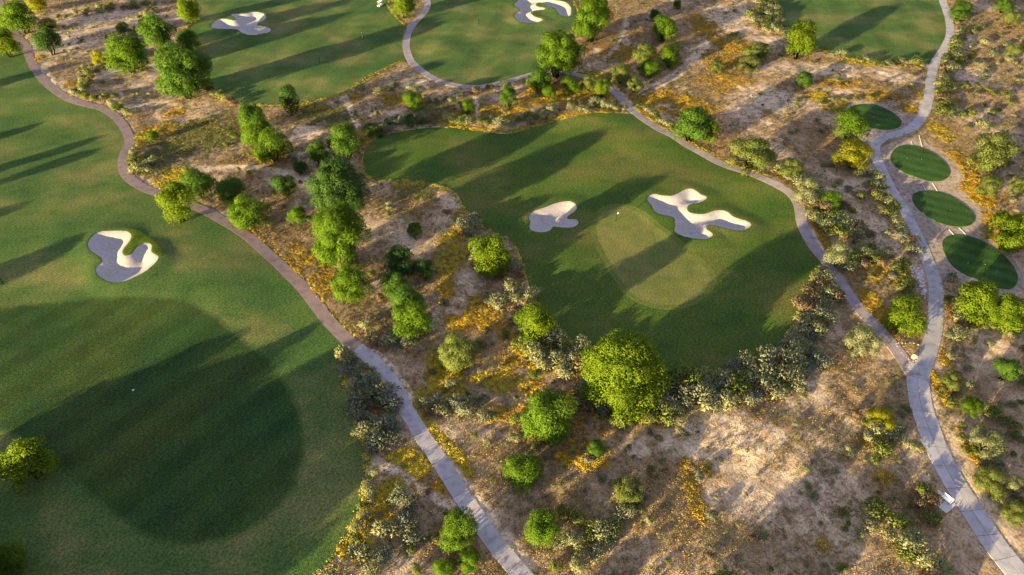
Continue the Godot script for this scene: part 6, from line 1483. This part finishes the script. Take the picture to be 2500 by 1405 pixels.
func build_small() -> void:
	var white := plain(lin(0.75, 0.73, 0.68), 0.5)
	var black := plain(lin(0.03, 0.03, 0.035), 0.5)
	var yellow := plain(lin(0.7, 0.55, 0.1), 0.5)
	# flagsticks: the white one on the green, three banded ones on the fairways
	var flag_labels := ["white flagstick with a small white flag on the putting green", "black and white banded yardage pole on the northwest fairway", "black and white banded yardage pole on the north green", "banded yardage pole at the left edge above the dark fairway"]
	for k in 4:
		var o := base("flagstick" if k == 0 else "yardage_pole", FLAGS[k * 2], FLAGS[k * 2 + 1], 0.4, TURF_LIFT - 0.03)
		tag(o, flag_labels[k], "flagstick" if k == 0 else "pole")
		if k == 0:
			var st := begin()
			tube(st, Vector3(0, -0.1, 0), Vector3(0, 2.3, 0), 0.055, 0.05, 8)
			part(st, "stick", white, o)
			st = begin()
			for c in 6:
				var u0 := c / 6.0
				var u1 := (c + 1) / 6.0
				var w := func(u: float) -> float: return 0.05 * sin(u * 6.0)
				quad(st, Vector3(0.03, 2.22, 0), Basis.IDENTITY, Vector3(u0 * 0.5, 0, w.call(u0)), Vector3(u1 * 0.5, 0, w.call(u1)), Vector3(u1 * 0.5, -0.36, w.call(u1)), Vector3(u0 * 0.5, -0.36, w.call(u0)), Vector3(0, 0, 1))
			part(st, "flag", white, o)
			st = begin()
			tube(st, Vector3(0, -0.02, 0), Vector3(0, 0.028, 0), 0.06, 0.055, 10)
			part(st, "cup", black, o)
		else:
			for c in 5:
				var st := begin()
				tube(st, Vector3(0, c * 0.44 - (0.1 if c == 0 else 0.0), 0), Vector3(0, (c + 1) * 0.44, 0), 0.07, 0.07, 8)
				part(st, "band", [white, black, white, black, white][c] if k != 3 or c % 2 else yellow, o)
	# tee markers
	var tee_names := ["farthest", "farthest", "second", "second", "third", "third", "nearest", "nearest"]
	for k in 8:
		var o := base("tee_marker", TEE_MARKS[k * 2], TEE_MARKS[k * 2 + 1], 0.0, TURF_LIFT + 0.1)
		var st := begin()
		tube(st, Vector3(0, -0.03, 0), Vector3(0, 0.09, 0), 0.11, 0.13, 10)
		tube(st, Vector3(0, 0.09, 0), Vector3(0, 0.17, 0), 0.13, 0.07, 10)
		tube(st, Vector3(0, 0.17, 0), Vector3(0, 0.185, 0), 0.07, 0.0, 10)
		part(st, "cap", white, o)
		st = begin()
		tube(st, Vector3(0, -0.2, 0), Vector3(0, -0.02, 0), 0.02, 0.02, 6)
		part(st, "spike", black, o)
		tag(o, "%s white tee marker on the %s tee" % ["left" if k % 2 == 0 else "right", tee_names[k]], "tee marker", "tee markers")
	# pale timbers that edge the steps between the tees
	var between := ["farthest and second", "farthest and second", "second and third", "second and third", "third and nearest", "third and nearest"]
	for k in 6:
		var a := Vector2(EDGING[k * 4], EDGING[k * 4 + 1])
		var b := Vector2(EDGING[k * 4 + 2], EDGING[k * 4 + 3])
		var c := (a + b) * 0.5
		var o := base("edging_timber", c.x, c.y, 0.0)
		var st := begin()
		box(st, Vector3(0, 0.05, 0), Vector3(0.11, 0.16, a.distance_to(b)), Basis(Vector3.UP, atan2(b.x - a.x, b.y - a.y)))
		o.free()
		used["edging_timber"] -= 1
		if used["edging_timber"] < 0: used.erase("edging_timber")
		var m := part(st, "edging_timber", plain(lin(0.42, 0.37, 0.31), 0.9), self)
		m.position = Vector3(c.x, ground_at(c.x, c.y), c.y)
		tag(m, "%s pale edging timber between the %s tees" % ["left" if k % 2 == 0 else "right", between[k]], "timber", "edging timbers")
	make_person("person", SPOTS[0], SPOTS[1], 2.4, Color(0.05, 0.05, 0.055), Color(0.5, 0.38, 0.22), Color(0.85, 0.85, 0.82), "person in white cap, dark shirt and tan trousers standing on the northwest fairway")
	make_person("person", SPOTS[4], SPOTS[5], 0.6, Color(0.12, 0.13, 0.14), Color(0.5, 0.4, 0.28), Color(0.6, 0.5, 0.4), "person in dark shirt and tan trousers beside the golf cart at the top edge")
	golf_cart(SPOTS[2], SPOTS[3])
	bench(SPOTS[6], SPOTS[7])
	# the boulder and the edging stones of the fork
	var stone := ground_mat(ramp_tex(91, 0.03, [[0.0, grey(0.65)], [1.0, grey(1.0)]]), normal_tex(92, 0.06, 8.0), 1.1, 0.8)
	stone.vertex_color_use_as_albedo = false
	stone.albedo_color = lin(0.5, 0.4, 0.29)
	var boulder := MeshInstance3D.new()
	boulder.mesh = rock_mesh(3)
	boulder.material_override = stone
	boulder.name = "boulder"
	add_child(boulder, true)
	boulder.position = Vector3(SPOTS[8], ground_at(SPOTS[8], SPOTS[9]) + 0.2, SPOTS[9])
	boulder.scale = Vector3(0.55, 0.7, 0.5)
	tag(boulder, "pale boulder at the tip of the island in the path fork", "boulder")
	var rocks := [rock_mesh(5), rock_mesh(8), rock_mesh(13)]
	var grey_stone := plain(lin(0.27, 0.215, 0.17), 0.95)
	var ring := closed(FORK, 0.8)
	for k in ring.size():
		var o := MeshInstance3D.new()
		o.mesh = rocks[k % 3]
		o.material_override = stone if k % 4 == 0 else grey_stone
		o.name = numbered("edging_stone")
		add_child(o, true)
		var q := ring[k]
		o.position = Vector3(q.x, ground_at(q.x, q.y) + 0.05, q.y)
		o.rotation.y = rng.randf() * TAU
		o.scale = Vector3.ONE * rng.randf_range(0.1, 0.22)
		tag(o, "small edging stone around the island in the path fork", "stone", "edging stones of the fork island")
	var riprap := []
	for k in range(0, RIPRAP.size(), 2):
		for m in 70:
			var x: float = RIPRAP[k] + rng.randfn() * 0.9
			var z: float = RIPRAP[k + 1] + rng.randfn() * 1.1
			if class_at(x, z) == 2: continue
			var s := rng.randf_range(0.1, 0.3)
			var c := spot(x, z, s, Color(0.42, 0.36, 0.36) * rng.randf_range(0.6, 1.3))
			riprap.append(c)
	var rm := plain(Color(1, 1, 1), 0.95)
	rm.vertex_color_use_as_albedo = true
	scatter("riprap_stones", "loose grey and rust stones banked beside the right-hand cart path", "stones", rocks[1], rm, riprap)
	# white-headed posts
	var post_labels := ["short post with a white cap left of the cart path near the nearest tee", "short white post beside the middle cart path by the palo verdes"]
	for k in 2:
		var o := base("marker_post", SPOTS[10 + k * 2], SPOTS[11 + k * 2])
		var st := begin()
		tube(st, Vector3(0, -0.2, 0), Vector3(0, 0.85, 0), 0.06, 0.06, 8)
		part(st, "post", plain(lin(0.2, 0.24, 0.2), 0.7) if k == 0 else white, o)
		st = begin()
		tube(st, Vector3(0, 0.8, 0), Vector3(0, 0.9, 0), 0.15, 0.24, 12)
		tube(st, Vector3(0, 0.9, 0), Vector3(0, 1.1, 0), 0.24, 0.2, 12)
		tube(st, Vector3(0, 1.1, 0), Vector3(0, 1.17, 0), 0.2, 0.0, 12)
		part(st, "cap", white, o)
		tag(o, post_labels[k], "post")
	var plate := base("yardage_disc", SPOTS[14], SPOTS[15], 0.0, TURF_LIFT - 0.02)
	var st2 := begin()
	tube(st2, Vector3(0, -0.05, 0), Vector3(0, 0.06, 0), 0.2, 0.19, 14)
	tube(st2, Vector3(0, 0.06, 0), Vector3(0, 0.065, 0), 0.19, 0.0, 14)
	part(st2, "disc", white, plate)
	st2 = begin()
	tube(st2, Vector3(0, -0.02, 0), Vector3(0, 0.03, 0), 0.24, 0.24, 14)
	part(st2, "rim", black, plate)
	tag(plate, "small white yardage disc in the dark west fairway", "disc")

func golf_cart(x: float, z: float) -> void:
	var o := base("golf_cart", x, z, -0.5, TURF_LIFT)
	tag(o, "golf cart with a white roof parked at the top of the northwest fairway", "golf cart")
	var cream := plain(lin(0.6, 0.56, 0.46), 0.35)
	var white := plain(lin(0.8, 0.8, 0.78), 0.35)
	var black := plain(lin(0.03, 0.03, 0.03), 0.6)
	var tan_ := plain(lin(0.42, 0.33, 0.22), 0.7)
	var st := begin()
	box(st, Vector3(0, 0.38, 0), Vector3(1.18, 0.16, 2.3), Basis.IDENTITY, 0.3)
	box(st, Vector3(0, 0.62, -0.95), Vector3(1.1, 0.42, 0.5), Basis(Vector3.RIGHT, 0.25), 0.4)
	box(st, Vector3(0, 0.58, 0.72), Vector3(1.14, 0.36, 0.85), Basis.IDENTITY, 0.4)
	part(st, "body", cream, o)
	st = begin()
	box(st, Vector3(0, 1.9, 0.05), Vector3(1.2, 0.09, 1.75), Basis.IDENTITY, 0.6)
	part(st, "roof", white, o)
	for sx in [-1.0, 1.0]:
		for sz in [-1.0, 1.0]:
			st = begin()
			tube(st, Vector3(sx * 0.53, 0.7, sz * 0.8 + 0.05), Vector3(sx * 0.52, 1.88, sz * 0.7 + 0.05), 0.022, 0.022)
			part(st, "post", black, o)
			st = begin()
			wheel(st, Vector3(sx * 0.52, 0.23, sz * 0.78), 0.23, 0.2)
			part(st, "wheel", black, o)
	st = begin()
	box(st, Vector3(0, 0.8, 0.4), Vector3(1.05, 0.14, 0.5), Basis.IDENTITY, 0.5)
	part(st, "seat", tan_, o)
	st = begin()
	box(st, Vector3(0, 1.1, 0.66), Vector3(1.05, 0.42, 0.12), Basis(Vector3.RIGHT, 0.15), 0.5)
	part(st, "backrest", tan_, o)
	st = begin()
	tube(st, Vector3(-0.25, 0.8, -0.72), Vector3(-0.25, 1.02, -0.3), 0.02, 0.02)
	tube(st, Vector3(-0.43, 1.02, -0.3), Vector3(-0.07, 1.02, -0.3), 0.02, 0.02)
	part(st, "steering_wheel", black, o)
	for sx in [-1.0, 1.0]:
		st = begin()
		tube(st, Vector3(sx * 0.25, 0.55, 1.0), Vector3(sx * 0.25, 1.35, 1.12), 0.13, 0.15, 10)
		tube(st, Vector3(sx * 0.25, 1.35, 1.12), Vector3(sx * 0.25, 1.36, 1.12), 0.15, 0.0, 10)
		part(st, "golf_bag", plain(lin(0.12, 0.1, 0.16), 0.7), o)

func bench(x: float, z: float) -> void:
	var turn := 0.56
	# the concrete pad it stands on
	var st := begin()
	box(st, Vector3.ZERO, Vector3(2.6, 0.2, 3.0), Basis.IDENTITY, 0.1)
	var pad := part(st, "concrete_pad", plain(lin(0.38, 0.35, 0.33), 0.9), self)
	pad.position = Vector3(x - 0.75, ground_at(x - 0.75, z) - 0.005, z + 0.1)
	pad.rotation.y = turn
	tag(pad, "", "", "", "structure")
	var o := base("bench", x - 0.2, z, turn, 0.095)
	tag(o, "bench with white slats on a dark frame beside the wide cart path", "bench")
	var white := plain(lin(0.78, 0.76, 0.7), 0.5)
	var dark := plain(lin(0.04, 0.045, 0.05), 0.5)
	for k in 4:
		st = begin()
		box(st, Vector3(-0.24 + k * 0.14, 0.45, 0), Vector3(0.11, 0.04, 1.5), Basis.IDENTITY, 0.3)
		part(st, "seat_slat", white, o)
	for k in 3:
		st = begin()
		box(st, Vector3(0.29 + k * 0.03, 0.58 + k * 0.14, 0), Vector3(0.035, 0.11, 1.5), Basis(Vector3.BACK, -0.2), 0.3)
		part(st, "back_slat", white, o)
	for s in [-1.0, 1.0]:
		st = begin()
		box(st, Vector3(-0.22, 0.21, s * 0.6), Vector3(0.06, 0.43, 0.06))
		box(st, Vector3(0.22, 0.21, s * 0.6), Vector3(0.06, 0.43, 0.06))
		box(st, Vector3(0, 0.41, s * 0.6), Vector3(0.5, 0.035, 0.055))
		box(st, Vector3(0.34, 0.66, s * 0.6), Vector3(0.05, 0.5, 0.05), Basis(Vector3.BACK, -0.2))
		box(st, Vector3(-0.02, 0.64, s * 0.66), Vector3(0.5, 0.05, 0.07))
		part(st, "leg_frame", dark, o)
